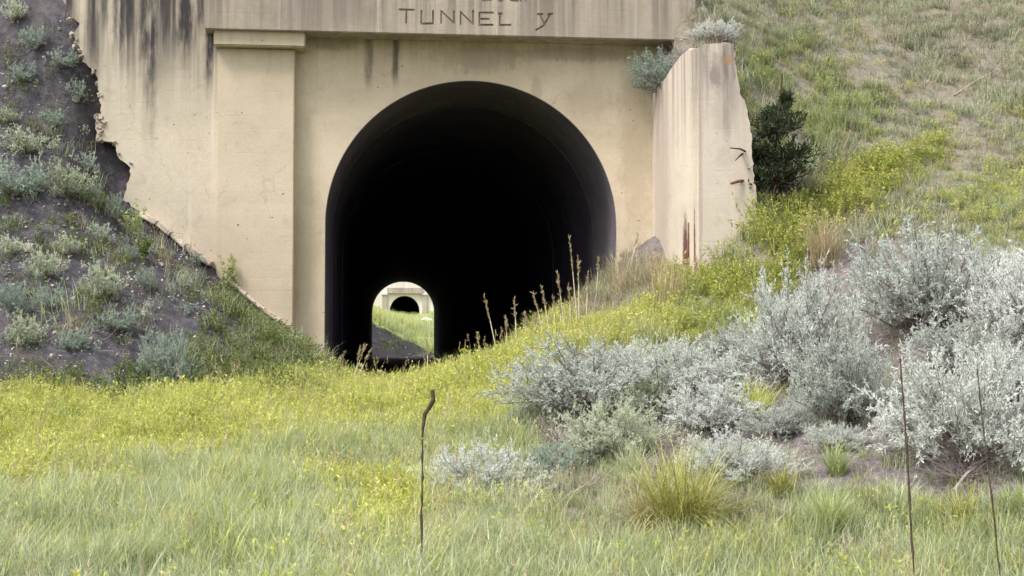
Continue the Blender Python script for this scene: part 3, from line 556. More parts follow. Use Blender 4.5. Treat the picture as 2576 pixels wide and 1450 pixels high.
M_sprig = leafy('sage_sprig_leaf', [(0.22, 0.285, 0.235), (0.33, 0.40, 0.34), (0.47, 0.525, 0.455)], .36, .55)
M_litter = leafy('twig_litter', [(0.16, 0.125, 0.12), (0.30, 0.255, 0.24)], .0, .4)
M_twig = leafy('sage_twig', [(0.16, 0.125, 0.12), (0.27, 0.225, 0.215)], .0, .4, single=True)
M_dead = leafy('dead_twig', [(0.20, 0.15, 0.16), (0.36, 0.31, 0.30)], .0, .5, single=True)
M_jun = leafy('juniper_leaf', [(0.016, 0.024, 0.017), (0.036, 0.052, 0.030), (0.085, 0.105, 0.055)], .12, .6, single=True)
M_jtwig = leafy('juniper_wood', [(0.06, 0.035, 0.035), (0.11, 0.07, 0.06)], 0, .4, single=True)
M_stalk = plain('dead_stalk', (0.055, 0.04, 0.028), (0.12, 0.088, 0.058), 25, 0.9)
M_straw = plain('dry_stem', (0.52, 0.44, 0.32), (0.70, 0.62, 0.49), 20, 0.9)
M_wood = plain('weathered_wood', (0.30, 0.26, 0.24), (0.48, 0.43, 0.40), 18, 0.9)
M_rock = plain('pale_rock', (0.42, 0.38, 0.35), (0.66, 0.61, 0.57), 4, 0.95, 0.03)
M_stone = plain('grey_stone', (0.22, 0.19, 0.19), (0.42, 0.38, 0.37), 5, 0.95, 0.03)

# ------------------------------------------------------------------ ground cover, one object for each kind nobody could count
def proto(name, V, F, S, mats, M=None):
    name = 'proto_' + name; me = mesh_np(name, V, F, S, M); ob = bpy.data.objects.new(name, me)
    for m in mats: me.materials.append(m)
    return ob
def scatter(name, P, scale, protos, label, cat, seed=0, tilt=0.15):
    rng = np.random.default_rng(seed); n = len(P); me = bpy.data.meshes.new(name); me.vertices.add(n); me.vertices.foreach_set('co', np.asarray(P, np.float32).ravel())
    rot = np.stack([rng.normal(0, tilt, n), rng.normal(0, tilt, n), rng.uniform(0, 6.283, n)], 1)
    a = me.attributes.new('rot', 'FLOAT_VECTOR', 'POINT'); a.data.foreach_set('vector', rot.astype(np.float32).ravel())
    a = me.attributes.new('scl', 'FLOAT', 'POINT'); a.data.foreach_set('value', np.asarray(scale, np.float32))
    a = me.attributes.new('tint', 'FLOAT', 'POINT'); a.data.foreach_set('value', rng.random(n).astype(np.float32))
    a = me.attributes.new('idx', 'INT', 'POINT'); a.data.foreach_set('value', rng.integers(0, len(protos), n).astype(np.int32))
    o = bpy.data.objects.new(name, me); C.objects.link(o); tag(o, label, cat, kind='stuff')
    ng = bpy.data.node_groups.new(name, 'GeometryNodeTree'); ng.interface.new_socket('Geometry', in_out='INPUT', socket_type='NodeSocketGeometry'); ng.interface.new_socket('Geometry', in_out='OUTPUT', socket_type='NodeSocketGeometry')
    N, Lk = ng.nodes, ng.links; gi = N.new('NodeGroupInput'); go = N.new('NodeGroupOutput'); ip = N.new('GeometryNodeInstanceOnPoints'); jn = N.new('GeometryNodeJoinGeometry')
    for pr in reversed(protos):
        oi = N.new('GeometryNodeObjectInfo'); oi.inputs['Object'].default_value = pr; oi.inputs['As Instance'].default_value = False
        g2 = N.new('GeometryNodeGeometryToInstance'); Lk.new(oi.outputs['Geometry'], g2.inputs[0]); Lk.new(g2.outputs[0], jn.inputs[0])
    def attr(nm, ty): q = N.new('GeometryNodeInputNamedAttribute'); q.data_type = ty; q.inputs['Name'].default_value = nm; return q.outputs['Attribute']
    Lk.new(gi.outputs[0], ip.inputs['Points']); Lk.new(jn.outputs[0], ip.inputs['Instance']); ip.inputs['Pick Instance'].default_value = True
    e2r = N.new('FunctionNodeEulerToRotation'); Lk.new(attr('rot', 'FLOAT_VECTOR'), e2r.inputs[0])
    Lk.new(attr('idx', 'INT'), ip.inputs['Instance Index']); Lk.new(e2r.outputs[0], ip.inputs['Rotation']); Lk.new(attr('scl', 'FLOAT'), ip.inputs['Scale'])
    rz_ = N.new('GeometryNodeRealizeInstances'); Lk.new(ip.outputs[0], rz_.inputs[0]); Lk.new(rz_.outputs[0], go.inputs[0]); md = o.modifiers.new('scatter', 'NODES'); md.node_group = ng
    return o
rng = np.random.default_rng(11)
P_yel = [proto('clover', *(lambda q: (q[0], q[1], q[2]))(t := leafy_tuft(rng, 8, .24, .15, 6, .042, .018, .07)), [M_yellow, M_flower], t[3]) for _ in range(4)]
M_strip = leafy('bright_brush_leaf', [(0.15, 0.195, 0.04), (0.34, 0.375, 0.085), (0.56, 0.53, 0.20)], .42, .6)
P_str = [proto('bright_brush', *(lambda q: (q[0], q[1], q[2]))(t := leafy_tuft(rng, 9, .32, .17, 8, .050, .017, .05)), [M_strip, M_flower], t[3]) for _ in range(3)]
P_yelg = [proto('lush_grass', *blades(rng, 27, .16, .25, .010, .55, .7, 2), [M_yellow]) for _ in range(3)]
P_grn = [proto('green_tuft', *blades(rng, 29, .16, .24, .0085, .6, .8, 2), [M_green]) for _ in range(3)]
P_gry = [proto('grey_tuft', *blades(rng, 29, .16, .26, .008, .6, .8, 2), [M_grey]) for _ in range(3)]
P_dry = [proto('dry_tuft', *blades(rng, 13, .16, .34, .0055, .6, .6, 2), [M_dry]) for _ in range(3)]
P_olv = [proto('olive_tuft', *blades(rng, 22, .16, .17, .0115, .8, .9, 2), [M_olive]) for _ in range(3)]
P_wed = [proto('weed', *(lambda q: (q[0], q[1], q[2]))(t := leafy_tuft(rng, 8, .26, .16, 7, .048, .025, 0)), [M_weed]) for _ in range(3)]
P_sml = [proto('sage_sprig', *(lambda q: (q[0], q[1], q[2]))(t := leafy_tuft(rng, 7, .16, .07, 7, .040, .013, 0, spread=.7)), [M_sprig]) for _ in range(3)]
P_stn = []
for k in range(4):
    ob = bpy.data.objects.new('proto_pebble', rock_mesh('proto_pebble', 300 + k, 1, .6)); ob.data.materials.append(M_stone if k else M_rock); P_stn.append(ob)
P_twg = []
for k in range(3):
    Vv, Ff = [], []
    for j in range(5):
        b = rng.normal(size=3) * .12; b[2] = abs(b[2]) * .1 + .01; d = rng.normal(size=3); d[2] *= .2; d /= np.linalg.norm(d); L = rng.uniform(.1, .28); tube([b, b + d * L * .5 + [0, 0, rng.uniform(-.01, .03)], b + d * L + [0, 0, rng.uniform(0, .05)]], [.004, .0035, .002], 3, Vv, Ff)
    P_twg.append(proto('twigs', Vv, Ff, np.full(len(Vv), .5), [M_litter]))

N0 = 58000
XY = np.stack([rng.uniform(-9.5, 13.5, N0), rng.uniform(6.8, 25.5, N0)], 1)                # 430 square metres, 350 a square metre
keep = (rng.random(N0) < np.clip(14 / XY[:, 1], 0, 1)) & (np.abs(XY[:, 0] - XY[:, 1] * .102) < XY[:, 1] * .45 + .7); XY = XY[keep]
blocked = (XY[:, 0] > -4.9) & (XY[:, 0] < 5.0) & (XY[:, 1] > 21.3) | (XY[:, 0] > 4.5) & (XY[:, 0] < 5.15) & (XY[:, 1] > 17.9)
XY = XY[~blocked]; _p = np.column_stack([XY, H(XY[:, 0], XY[:, 1])]); _u, _v = project(_p); XY = XY[~(inside(_u + rng.normal(0, 14, len(XY)), _v + rng.normal(0, 10, len(XY)), BARE) & (rng.random(len(XY)) < .5))]; PZ = H(XY[:, 0], XY[:, 1]); PP = np.column_stack([XY, PZ]); U, W_ = project(PP); ls, rh, sb = cover(PP)
nA, nB, nC = fbm(XY[:, 0] * .55, XY[:, 1] * .55, 61), fbm(XY[:, 0] * 1.5, XY[:, 1] * 1.5, 71), fbm(XY[:, 0] * .9 + 40, XY[:, 1] * .9, 81)
R1 = rng.random(len(XY)); R2 = rng.random(len(XY)); mound = inside(U, W_, MOUND); rough = (U > 1340 + rng.normal(0, 60, len(XY))) & (W_ > 1150) & (W_ < 1420 + rng.normal(0, 40, len(XY))) & (nC > .36); cop = ls & (U > 330) & (U < 830) & (W_ < np.interp(U, [330, 540, 760, 830], [600, 705, 880, 930])); mead = ~ls & ~rh & ~sb & ~mound
BRIGHT = [(-3000, 900), (900, 850), (1250, 850), (1600, 760), (1900, 820), (1880, 880), (1420, 900), (1330, 1020), (1180, 1100), (960, 1090), (720, 1130), (450, 1200), (250, 1215), (0, 1260), (-3000, 1300)]
BRIGHT2 = [(800, 1190), (1000, 1210), (1060, 1300), (1080, 1460), (900, 1460), (820, 1300)]
STRIP = [(1740, 790), (1700, 740), (1770, 650), (1900, 530), (2040, 500), (2160, 430), (2360, 335), (2390, 400), (2220, 520), (2080, 610), (2000, 740), (1930, 860), (1700, 880)]
UPPER = [(1850, 110), (2050, 130), (2260, 260), (2200, 350), (2050, 420), (1900, 420), (1860, 250)]
RPATCH = [(2380, 420), (2700, 380), (2700, 580), (2450, 600), (2390, 520)]
WEEDS = [(520, 630), (600, 680), (820, 860), (900, 900), (880, 960), (780, 990), (500, 1010), (330, 985), (440, 900), (520, 800), (560, 740)]
jig = (nB - .5) * 240 + rng.normal(0, 28, len(XY)); jig2 = (nC - .5) * 200 + rng.normal(0, 22, len(XY))
isb = (inside(U + jig, W_ + jig2, BRIGHT) | inside(U + jig, W_ + jig2, BRIGHT2)) & ~ls; strip = inside(U + jig * .25, W_ + jig2 * .25, STRIP); upper = inside(U + jig * .6, W_ + jig2 * .6, UPPER) & (nB > .40); rpat = inside(U + jig * .7, W_ + jig2 * .7, RPATCH)
weeds = inside(U + jig * .4, W_ + jig2 * .4, WEEDS) & ~cop; inlet = (W_ < 1000) & (U > 850) & (U < 1700) & (U - 1330 > (W_ - 840) * -1.2) & ~ls
def size(sel, lo=.7, hi=1.3): return rng.uniform(lo, hi, int(sel.sum())) * np.where((rough | sb) & ~mound, .62, 1.0)[sel] * (.55 + .9 * nC[sel])
s = (isb & mead & (R1 < .62)) | (mead & ~isb & (R1 < .04 + .10 * (nB > .58)))
scatter('yellow_clover', PP[s], size(s, .65, 1.35), P_yel, 'yellow-green leafy ground cover with small yellow flowers', 'ground cover', 1)
s = strip & (R1 < .75)
scatter('bright_brush', PP[s], size(s, .55, 1.25), P_str, 'thick yellow-green brush in a band up the slope beside the wing wall', 'brush', 21)
s = (isb & mead & (R2 < .40)) | (strip & (R2 < .12)) | (mead & ~isb & (R2 < .10 + .15 * (nC > .55)))
scatter('lush_grass', PP[s], size(s, .7, 1.3), P_yelg, 'bright yellow-green meadow grass', 'grass', 2)
s = (mead & ~isb & ~rough & (R1 > .45) & (nA < .60)) | (rough & (R1 > .72)) | (isb & mead & (R1 > .88)) | (sb & (W_ > 1200) & (R1 > .7)) | (upper & (R1 > .45)) | (rpat & (R1 > .6)) | (strip & (R1 > .9))
scatter('green_grass', PP[s], size(s, .65, 1.3), P_grn, 'mid green meadow grass in the foreground', 'grass', 3)
s = (mead & ~isb & ~rough & (R2 > .35)) | (rough & (R2 > .66)) | (sb & (R2 > .90)) | (ls & (R2 > .98)) | (weeds & (R2 > .85)) | (rh & ~strip & (R2 > .90))
scatter('grey_green_grass', PP[s], size(s, .7, 1.35), P_gry, 'soft grey-green grass in the open meadow', 'grass', 4)
s = (mead & (R2 < .025 + .10 * (W_ > 1250) * (U > 1100))) | (sb & (R2 < .12)) | (rh & ~strip & (R2 < .18)) | (ls & (R2 < .05)) | (rough & (R2 < .22)) | (strip & (R2 < .03)) | (mound & (R2 < .65)) | (inlet & (U > 1330) & (R2 < .45))
scatter('dry_grass', PP[s], size(s, .5, 1.05), P_dry, 'straw coloured dry grass stems', 'grass', 5)
s = (rh & ~strip & (R1 < .16 + .5 * (nB > .47))) | (sb & (R1 < .05)) | (mound & (R1 < .25)) | (ls & (R1 < .06) & (nB > .45)) | (weeds & (R1 > .8)) | (rough & (R1 < .15))
scatter('olive_turf', PP[s], size(s, .55, 1.25), P_olv, 'short olive turf on the right hillside', 'grass', 6)
s = (rpat & (R2 < .5)) | (upper & (R2 < .34)) | (rh & ~strip & ~upper & (nA > .66) & (R2 < .15))
scatter('hillside_clover', PP[s], size(s, .6, 1.1), P_yel, 'yellow-green leafy patches on the right hillside', 'ground cover', 7)
s = (weeds & (R1 < .62)) | (ls & ~weeds & ~cop & (R1 < .035 + .16 * (nB > .62))) | (ls & (W_ > 925) & (R1 > .75)) | (strip & (W_ < 720) & (R2 > .93)) | (upper & (R2 > .86))
scatter('dark_weeds', PP[s], size(s, .5, 1.2), P_wed, 'dark green leafy weeds at the foot of the left slope', 'weeds', 8)
s = (ls & ~weeds & (R2 > .95 - .12 * (nC > .50)) & (R1 > .3)) | (rh & (R1 > .90)) | (sb & (R1 > .93)) | (rough & (R1 > .90))
scatter('sage_sprigs', PP[s], size(s, .5, 1.2), P_sml, 'small blue-grey sage sprigs dotted over the slopes', 'ground cover', 9)
s = (ls & (R2 < .60)) | (rh & (R1 > .985)) | (sb & (R1 > .95))
scatter('pebbles', PP[s], np.abs(rng.normal(0, .016, int(s.sum()))) + .008, P_stn, 'loose pebbles on the dark left slope', 'pebbles', 10, tilt=.5)
s = (sb & (R2 > .55) & (R2 < .75)) | (rough & (R1 > .85)) | (rh & (R1 > .96)) | (ls & (R1 > .93))
scatter('twig_litter', PP[s], size(s, .5, 1.1), P_twg, 'fallen grey twigs under the sagebrush', 'twigs', 12, tilt=.2)
P_seed = []
for k in range(4):
    V, F, S = blades(rng, 3, .05, .42, .0045, .35, .35, 3, .3); rr = np.random.default_rng(k); tips = [V[i * 7 + 6] for i in range(3)]
    for tp in tips:
        for q in range(12): tt = rr.random(); leaf(V, F, S, np.array(tp) - [0, 0, .09 * tt], np.array([0, 0, 1.0]) + rr.normal(size=3) * .35, .028, .007, rr.uniform(.4, 1), rr)
    P_seed.append(proto('seed_stalks', V, F, S, [M_dry]))
s = (mead & (W_ > 880) & (R2 > .30) & (R2 < .34 + .03 * (nB > .5)) & (R1 < .8)) | (rough & (R1 > .40) & (R1 < .46)) | (rh & ~strip & (R2 > .3) & (R2 < .32))
scatter('seed_stalks', PP[s], size(s, .7, 1.3), P_seed, 'thin pale grass seed stalks rising out of the meadow', 'grass', 22)
# the bank beyond the tunnel
QX, QY = rng.uniform(-3, 12, 1100), rng.uniform(112, 208, 1100); QZ = fF(QX, QY); QP = np.column_stack([QX, QY, QZ]); u, v = project(QP); s = inside(u, v, BANK)
sf = ~s & (QZ < 5); QP = QP.copy()
scatter('far_rubble', QP[sf], np.abs(rng.normal(0, .06, int(sf.sum()))) + .03, P_stn[1:], 'stones strewn on the dark soil beyond the tunnel', 'stones', 14, tilt=.5)
scatter('far_weeds', QP[sf][::2], rng.uniform(1.5, 3.5, len(QP[sf][::2])), P_olv + P_wed, 'low weeds on the dark soil beyond the tunnel', 'weeds', 15)
scatter('far_bank_grass', QP[s], rng.uniform(2.6, 5.0, int(s.sum())), P_yelg + P_gry, 'pale green grass on the bank beyond the tunnel', 'grass', 13)

# ------------------------------------------------------------------ sagebrush, each one a thing
def bush_pair(nm, seed, *a, **k):
    r = np.random.default_rng(seed); (bv, bf), (v, f, s) = bush(r, *a, **k)
    return mesh_np(nm + '_branches', bv, bf, np.random.default_rng(seed).random(len(bv))), mesh_np(nm + '_foliage', v, f, s)
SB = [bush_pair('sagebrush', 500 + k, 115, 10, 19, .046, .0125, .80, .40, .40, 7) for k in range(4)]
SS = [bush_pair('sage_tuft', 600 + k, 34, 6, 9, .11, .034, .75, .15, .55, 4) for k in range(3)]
def place_bush(name, pair, mat, base, rx, h, label, cat, group, rz, twig=M_twig):
    e = empty(name, base, rz); tag(e, label, cat, group)
    for nm, me, m in (('branches', pair[0], twig), ('foliage', pair[1], mat)):
        o = bpy.data.objects.new(nm, me); C.objects.link(o); o.parent = e; o.scale = (rx, rx, h)
        if not me.materials: me.materials.append(m)
        o.material_slots[0].link = 'OBJECT'; o.material_slots[0].material = m
    return e
G_R = 'sagebrush on the right bank'
big = [(1500, 1030, 370, 215, M_sage, 'wide silver sagebrush at the left end of the sagebrush bank, below the wing wall'),
       (1745, 1010, 310, 195, M_sage, 'silver sagebrush just right of the wide leftmost one'),
       (2030, 960, 300, 330, M_sage, 'tall silver sagebrush standing in the middle of the right bank'),
       (2140, 1050, 240, 250, M_sage, 'grey sagebrush in front of the tall middle one'),
       (2350, 815, 370, 310, M_sage, 'topmost large silver sagebrush at the crest of the right bank'),
       (2590, 850, 260, 270, M_sage, 'sagebrush cut off by the right edge of the picture'),
       (2440, 1145, 390, 330, M_sage, 'large spreading sagebrush behind the two dead stalks'),
       (1545, 1140, 220, 165, M_sage_g, 'small green-tinted sagebrush in front of the leftmost wide one'),
       (1790, 1075, 200, 140, M_sage, 'pale whitish sagebrush between the bunchgrass and the tall middle bush'),
       (1855, 1205, 230, 150, M_sage, 'low silver sagebrush directly right of the arching bunchgrass'),
       (1225, 1250, 280, 145, M_sage, 'low pale sagebrush in the meadow right of the crooked dead stalk'),
       (2020, 830, 160, 120, M_sage, 'small sagebrush at the rear of the bank beside the yellow clover'),
       (1400, 1185, 150, 90, M_sage_b, 'low bluish sagebrush at the left foot of the bank'),
       (2110, 1130, 130, 80, M_sage, 'little pale sagebrush on the bare soil of the bank'),
       (1660, 960, 220, 120, M_sage_g, 'greenish sagebrush behind the two leftmost silver ones'),
       (2500, 740, 170, 120, M_sage, 'small silver sagebrush right of the topmost large one'),
       (1880, 930, 220, 150, M_sage, 'rounded silver sagebrush between the tall middle one and the left group'),
       (2440, 930, 260, 170, M_sage, 'silver sagebrush just behind the large spreading one'),
       (1620, 1040, 200, 120, M_sage_g, 'pale green sagebrush in the gap between the two leftmost silver ones'),
       (1960, 1090, 150, 95, M_sage, 'low silver sagebrush beside the yellow-green grass clump'),
       (2560, 1010, 260, 200, M_sage, 'silver sagebrush at the right edge behind the thin leaning stalk'),
       (1345, 1085, 120, 100, M_sage_g, 'small sagebrush at the meadow edge left of the wide silver one')]
for i, (u, v, w, h, m, lab) in enumerate(big):
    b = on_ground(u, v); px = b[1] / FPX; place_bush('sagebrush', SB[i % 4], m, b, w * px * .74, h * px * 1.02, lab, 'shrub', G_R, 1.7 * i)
G_L = 'sage tufts on the dark left slope'
small = [(60, 385, 150, 70, 'wide blue-grey sage tuft level with the two pale lumps of the broken wall edge'), (135, 322, 85, 50, 'small sage tuft up the slope, left of the largest pale chunk of the wall edge'), (45, 490, 170, 100, 'broad sage tuft at the left picture edge, level with the broken wall corner'),
         (160, 495, 140, 95, 'sage tuft right of the broad one, nearest the broken wall corner'), (90, 130, 90, 60, 'green-grey sage tuft high on the left slope, level with the pilaster capital'), (160, 170, 90, 50, 'sage tuft high on the slope just under the level of the capital, near the wall'), (40, 50, 80, 60, 'topmost sage tuft near the upper left picture corner'),
         (255, 610, 90, 50, 'low sage tuft between the white angular rock and the wall'), (325, 655, 60, 50, 'little sage tuft close under the upper end of the slanting coping'), (110, 700, 110, 80, 'sage tuft just below the white angular rock'), (40, 790, 110, 85, 'sage tuft at the left picture edge, two thirds down the slope'), (125, 775, 90, 70, 'sage tuft right beside the one at the left edge, two thirds down the slope'),
         (255, 750, 120, 95, 'tall sage tuft in the middle of the lower left slope'), (370, 730, 70, 60, 'small sage tuft under the middle of the slanting coping'), (295, 830, 120, 60, 'wide flat sage tuft above the largest bluish sagebrush'), (60, 870, 100, 90, 'lowest sage tuft at the left picture edge, just above the meadow'), (195, 255, 70, 55, 'small sage tuft beside the pinkish white rock near the wall edge'),
         (205, 112, 60, 40, 'tiny sage tuft touching the upper broken wall edge'), (20, 310, 60, 40, 'little sage tuft at the left picture edge, level with the arch crown'), (220, 430, 80, 50, 'sage tuft in the dark hollow left of the broken wall corner'), (60, 205, 80, 50, 'sage tuft at the upper left, just under the capital level, far from the wall'), (170, 640, 80, 55, 'sage tuft right of the white angular rock'),
         (290, 540, 60, 60, 'upright sage tuft just below the broken wall corner'), (180, 880, 80, 60, 'sage tuft low on the slope, left of the largest bluish sagebrush'), (25, 640, 80, 50, 'sage tuft left of the white angular rock at the picture edge'), (235, 520, 70, 60, 'small sage tuft between the broad tufts and the broken wall corner')]
for i, (u, v, w, h, lab) in enumerate(small):
    b = on_ground(u, v); px = b[1] / FPX; place_bush('sage_tuft', SS[i % 3], M_sage_b if i % 3 else M_sage_g, b, w * px * .6, h * px * 1.15, lab, 'shrub', G_L, 2.1 * i)
b = on_ground(415, 965); px = b[1] / FPX; place_bush('sagebrush', SB[2], M_sage_b, b, 165 * px * .58, 135 * px * 1.1, 'largest bluish sagebrush at the foot of the left slope by the meadow', 'shrub', G_L, .4)
DB = [bush_pair('dead_brush', 700 + k, 80, 9, 1, .03, .006, .7, .15, .2, 5) for k in range(2)]
for i, (u, v, w, h, lab) in enumerate(((1400, 1120, 170, 110, 'bare purple-grey dead brush at the left foot of the sagebrush bank'), (1450, 1240, 200, 100, 'bare dead brush left of the large bunchgrass'), (1850, 1290, 160, 90, 'bare dead brush between the large bunchgrass and the small green clump'), (2180, 1000, 170, 90, 'tangle of bare dead twigs on the bank in front of the tall silver sagebrush'), (2420, 1200, 260, 110, 'dead twigs under the large spreading sagebrush'), (1735, 165, 150, 95, 'scruffy bare brush in front of the right end of the lintel'), (1800, 118, 140, 70, 'scruffy bare brush on top of the wing wall'), (2140, 1390, 130, 80, 'small brown dead brush at the lower right below the small green clump'))):
    b = on_ground(u, v); px = b[1] / FPX; e = tag(empty('dead_brush', b, 1.3 * i), lab, 'dead brush', 'clumps of dead brush'); o = link('twigs', DB[i % 2][0], M_dead, e); o.scale = (w * px * .6, w * px * .6, h * px * 1.1)
# shrub on top of the wall end, and the juniper by the wing wall
b = at(1685, 222, 20.85); px = b[1] / FPX; place_bush('sagebrush', SB[1], M_sage_b, b, 185 * px * .62, 120 * px * 1.1, 'grey-green shrub spilling over the wall between lintel and wing wall', 'shrub', None, .9)
b = on_ground(1795, 105); px = b[1] / FPX; place_bush('sagebrush', SB[3], M_sage, b, 130 * px * .6, 65 * px * 1.1, 'twiggy grey shrub on the hillside just above the wing wall', 'shrub', None, 2.2)
r = np.random.default_rng(77); BV, BF, V, F, S = [], [], [], [], []
JL = [(0, 0, .16, .30), (.17, -.05, .34, .24), (-.12, .05, .36, .22), (-.06, -.1, .56, .18), (.18, .05, .60, .16), (.02, 0, .72, .13), (.15, 0, .84, .05), (-.22, -.05, .14, .18)]
for k in range(250):
    L = JL[int(r.choice(len(JL), p=[.26, .17, .15, .13, .09, .09, .04, .07]))]; c0 = np.array(L[:3]) * [1, 1, .92]; d = r.normal(size=3); d[2] = d[2] * .7 + .25; d /= np.linalg.norm(d); tip = c0 + d * L[3] * r.uniform(.45, 1.35) * np.array([1, 1, .62])
    tube([c0, (c0 + tip) / 2 + [0, 0, -.012], tip], [.010, .006, .002], 3, BV, BF)
    for j in range(22):
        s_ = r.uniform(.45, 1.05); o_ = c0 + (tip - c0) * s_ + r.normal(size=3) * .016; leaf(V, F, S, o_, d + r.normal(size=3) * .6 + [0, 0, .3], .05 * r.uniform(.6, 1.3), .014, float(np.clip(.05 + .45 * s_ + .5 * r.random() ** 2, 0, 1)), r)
tube([(0, 0, -.06), (.04, 0, .4), (.10, 0, .98)], [.03, .02, .006], 6, BV, BF)
b = on_ground(1950, 512); b = on_ground(1945, 505); px = b[1] / FPX; jun = tag(empty('juniper_bush', b), 'dark green juniper bush growing against the right end of the wing wall', 'bush')
for nm, me, m in (('branches', mesh_np('jb', BV, BF, np.full(len(BV), .5)), M_jtwig), ('foliage', mesh_np('jf', V, F, S), M_jun)):
    o = link(nm, me, m, jun); o.scale = (270 * px, 270 * px, 335 * px)
for (u1, v1, u2, v2, u3, v3) in ((1890, 388, 1862, 375, 1836, 373), (1876, 380, 1862, 392, 1850, 404)):
    Vv, Ff = [], []; yq = 17.85; P3 = [at(u1, v1, 18.2) - b, at(u2, v2, yq) - b, at(u3, v3, yq - .1) - b]; tube(P3, [.016, .013, .006], 5, Vv, Ff); link('dead_branch', mesh_np('dead_branch', Vv, Ff), M_jtwig, jun)

# ------------------------------------------------------------------ bunchgrass, yucca, leafy plants
def grass_thing(name, u, v, w, h, n, mat, label, cat, seed, lean=.9, curve=1.1, bw=.010, r=.22, seg=5):
    b = on_ground(u, v); px = b[1] / FPX; rr = np.random.default_rng(seed); hh = h * px * 1.15
    V, F, S = blades(rr, n, w * px * r, hh, bw, lean, curve, seg, .3); e = tag(empty(name, b), label, cat); link('blades', mesh_np('blades', V, F, S), mat, e); return e
grass_thing('bunchgrass', 1715, 1345, 330, 235, 520, M_bunch, 'large arching yellow-green bunchgrass at the foot of the sagebrush bank', 'grass clump', 1)
grass_thing('bunchgrass', 1640, 1330, 220, 150, 200, M_dry, 'straw coloured clump spreading out of the left side of the large bunchgrass', 'grass clump', 2, 1.1, 1.3, .009)
grass_thing('bunchgrass', 2085, 1350, 130, 105, 220, M_green, 'small upright green grass clump right of the large bunchgrass', 'grass clump', 3, .5, .6)
grass_thing('bunchgrass', 1905, 1055, 130, 95, 220, M_yellow, 'yellow-green grass clump among the silver sagebrush', 'grass clump', 4, .6, .7)
grass_thing('bunchgrass', 2070, 670, 180, 130, 260, M_dry, 'pale dry grass clump behind the sagebrush by the yellow clover', 'grass clump', 5, .6, .6)
for q_, (u, v, w, h, m, lab) in enumerate(((2105, 1195, 110, 90, M_green, 'green spiky tuft on the bare soil below the little pale sagebrush'), (1965, 1250, 120, 90, M_bunch, 'straw-tipped tuft right of the low silver sagebrush'), (2260, 1300, 140, 100, M_grey, 'grey-green tuft beside the straight brown stalk'), (2420, 1330, 150, 100, M_bunch, 'yellowish tuft between the two dead stalks'), (1590, 1200, 110, 90, M_grey, 'grey-green tuft left of the large bunchgrass'), (2560, 1300, 130, 90, M_green, 'green tuft at the right edge beside the thin leaning stalk'))):
    grass_thing('bunchgrass', u, v, w, h, 130, m, lab, 'grass clump', 30 + q_, .7, .7, .009, .2, 4)
grass_thing('yucca', 1478, 1462, 130, 100, 60, M_grey, 'small spiky yucca at the bottom edge of the picture', 'yucca', 6, .75, .08, .022, .06, 3)
grass_thing('weed_clump', 1688, 775, 150, 130, 150, M_dry, 'scruffy dead weeds at the foot of the wing wall', 'weeds', 8, .35, .4, .009, .3, 3)
grass_thing('weed_clump', 1590, 720, 150, 95, 130, M_dry, 'dry weeds on the mound between the arch and the wing wall', 'weeds', 9, .6, .5, .008, .4, 3)
def leafy_thing(u, v, h, label, seed, mat=M_weed):
    b = on_ground(u, v); px = b[1] / FPX; rr = np.random.default_rng(seed); V, F, S, M = leafy_tuft(rr, 9, h * px, .10, 16, .075, .045, 0, spread=.5); e = tag(empty('leafy_plant', b), label, 'plant'); link('leaves', mesh_np('leaves', V, F, S), mat, e)
leafy_thing(575, 735, 95, 'leafy green plant standing against the wall above the slanting coping', 1, M_green)
leafy_thing(330, 600, 95, 'leafy green plant below the broken corner of the left wall', 2, M_green)
leafy_thing(355, 655, 70, 'low leafy plant beside the pale stones on the left slope', 3, M_weed)

# ------------------------------------------------------------------ dead stalks
def stalk(pts, Y, rad, label, head=None, base_extra=.15):
    P_ = [at(u, v, Y) for u, v in pts]; g = float(H(P_[-1][0:1], np.array([Y]))[0]); b = np.array([P_[-1][0], Y, min(g, P_[-1][2])]); P_.append(b - [0, 0, .05]); e = tag(empty('dead_stalk', b), label, 'stalk', 'dead flower stalks')
    k = head if head else 0
    if k:
        V, F = [], []; Q = []; RR = []; rr = np.random.default_rng(len(label))
        for i in range(k):
            for t in np.linspace(0, 1, 9)[:-1]: Q.append((P_[i] + (P_[i + 1] - P_[i]) * t) - b); f = (i + t) / k; RR.append(rad * (1.0 + 1.15 * math.sin(math.pi * min(1, .18 + f * .9)) * rr.uniform(.75, 1.2)))
        RR[0] *= .5; tube(Q, RR, 7, V, F); link('seed_head', mesh_np('seed_head', V, F), M_stalk, e)
    V, F = [], []; Q = [p - b for p in P_[k:]]; Q2 = []; R2_ = []; rr = np.random.default_rng(5)
    for i in range(len(Q) - 1):
        for t in np.linspace(0, 1, 7)[:-1]: Q2.append(Q[i] + (Q[i + 1] - Q[i]) * t + rr.normal(size=3) * .0018); R2_.append(rad * rr.uniform(.55, 1.35))
    Q2.append(Q[-1]); R2_.append(rad); tube(Q2, R2_, 6, V, F); st = link('stem', mesh_np('stem', V, F), M_stalk, e)
stalk([(1088, 980), (1090, 1006), (1082, 1022), (1069, 1042), (1064, 1075), (1062, 1105), (1063, 1200), (1060, 1300), (1060, 1405)], 8.25, .0076, 'brown dead mullein stalk with a crooked tip standing in the meadow', 5)
stalk([(2264, 902), (2272, 1000), (2279, 1100), (2288, 1260), (2300, 1450)], 7.5, .0068, 'straight brown dead stalk in front of the sagebrush, left one of the two at right')
stalk([(2458, 928), (2474, 1080), (2492, 1230), (2505, 1350), (2516, 1450)], 7.4, .0052, 'thin leaning dead stalk nearest the right edge of the picture')
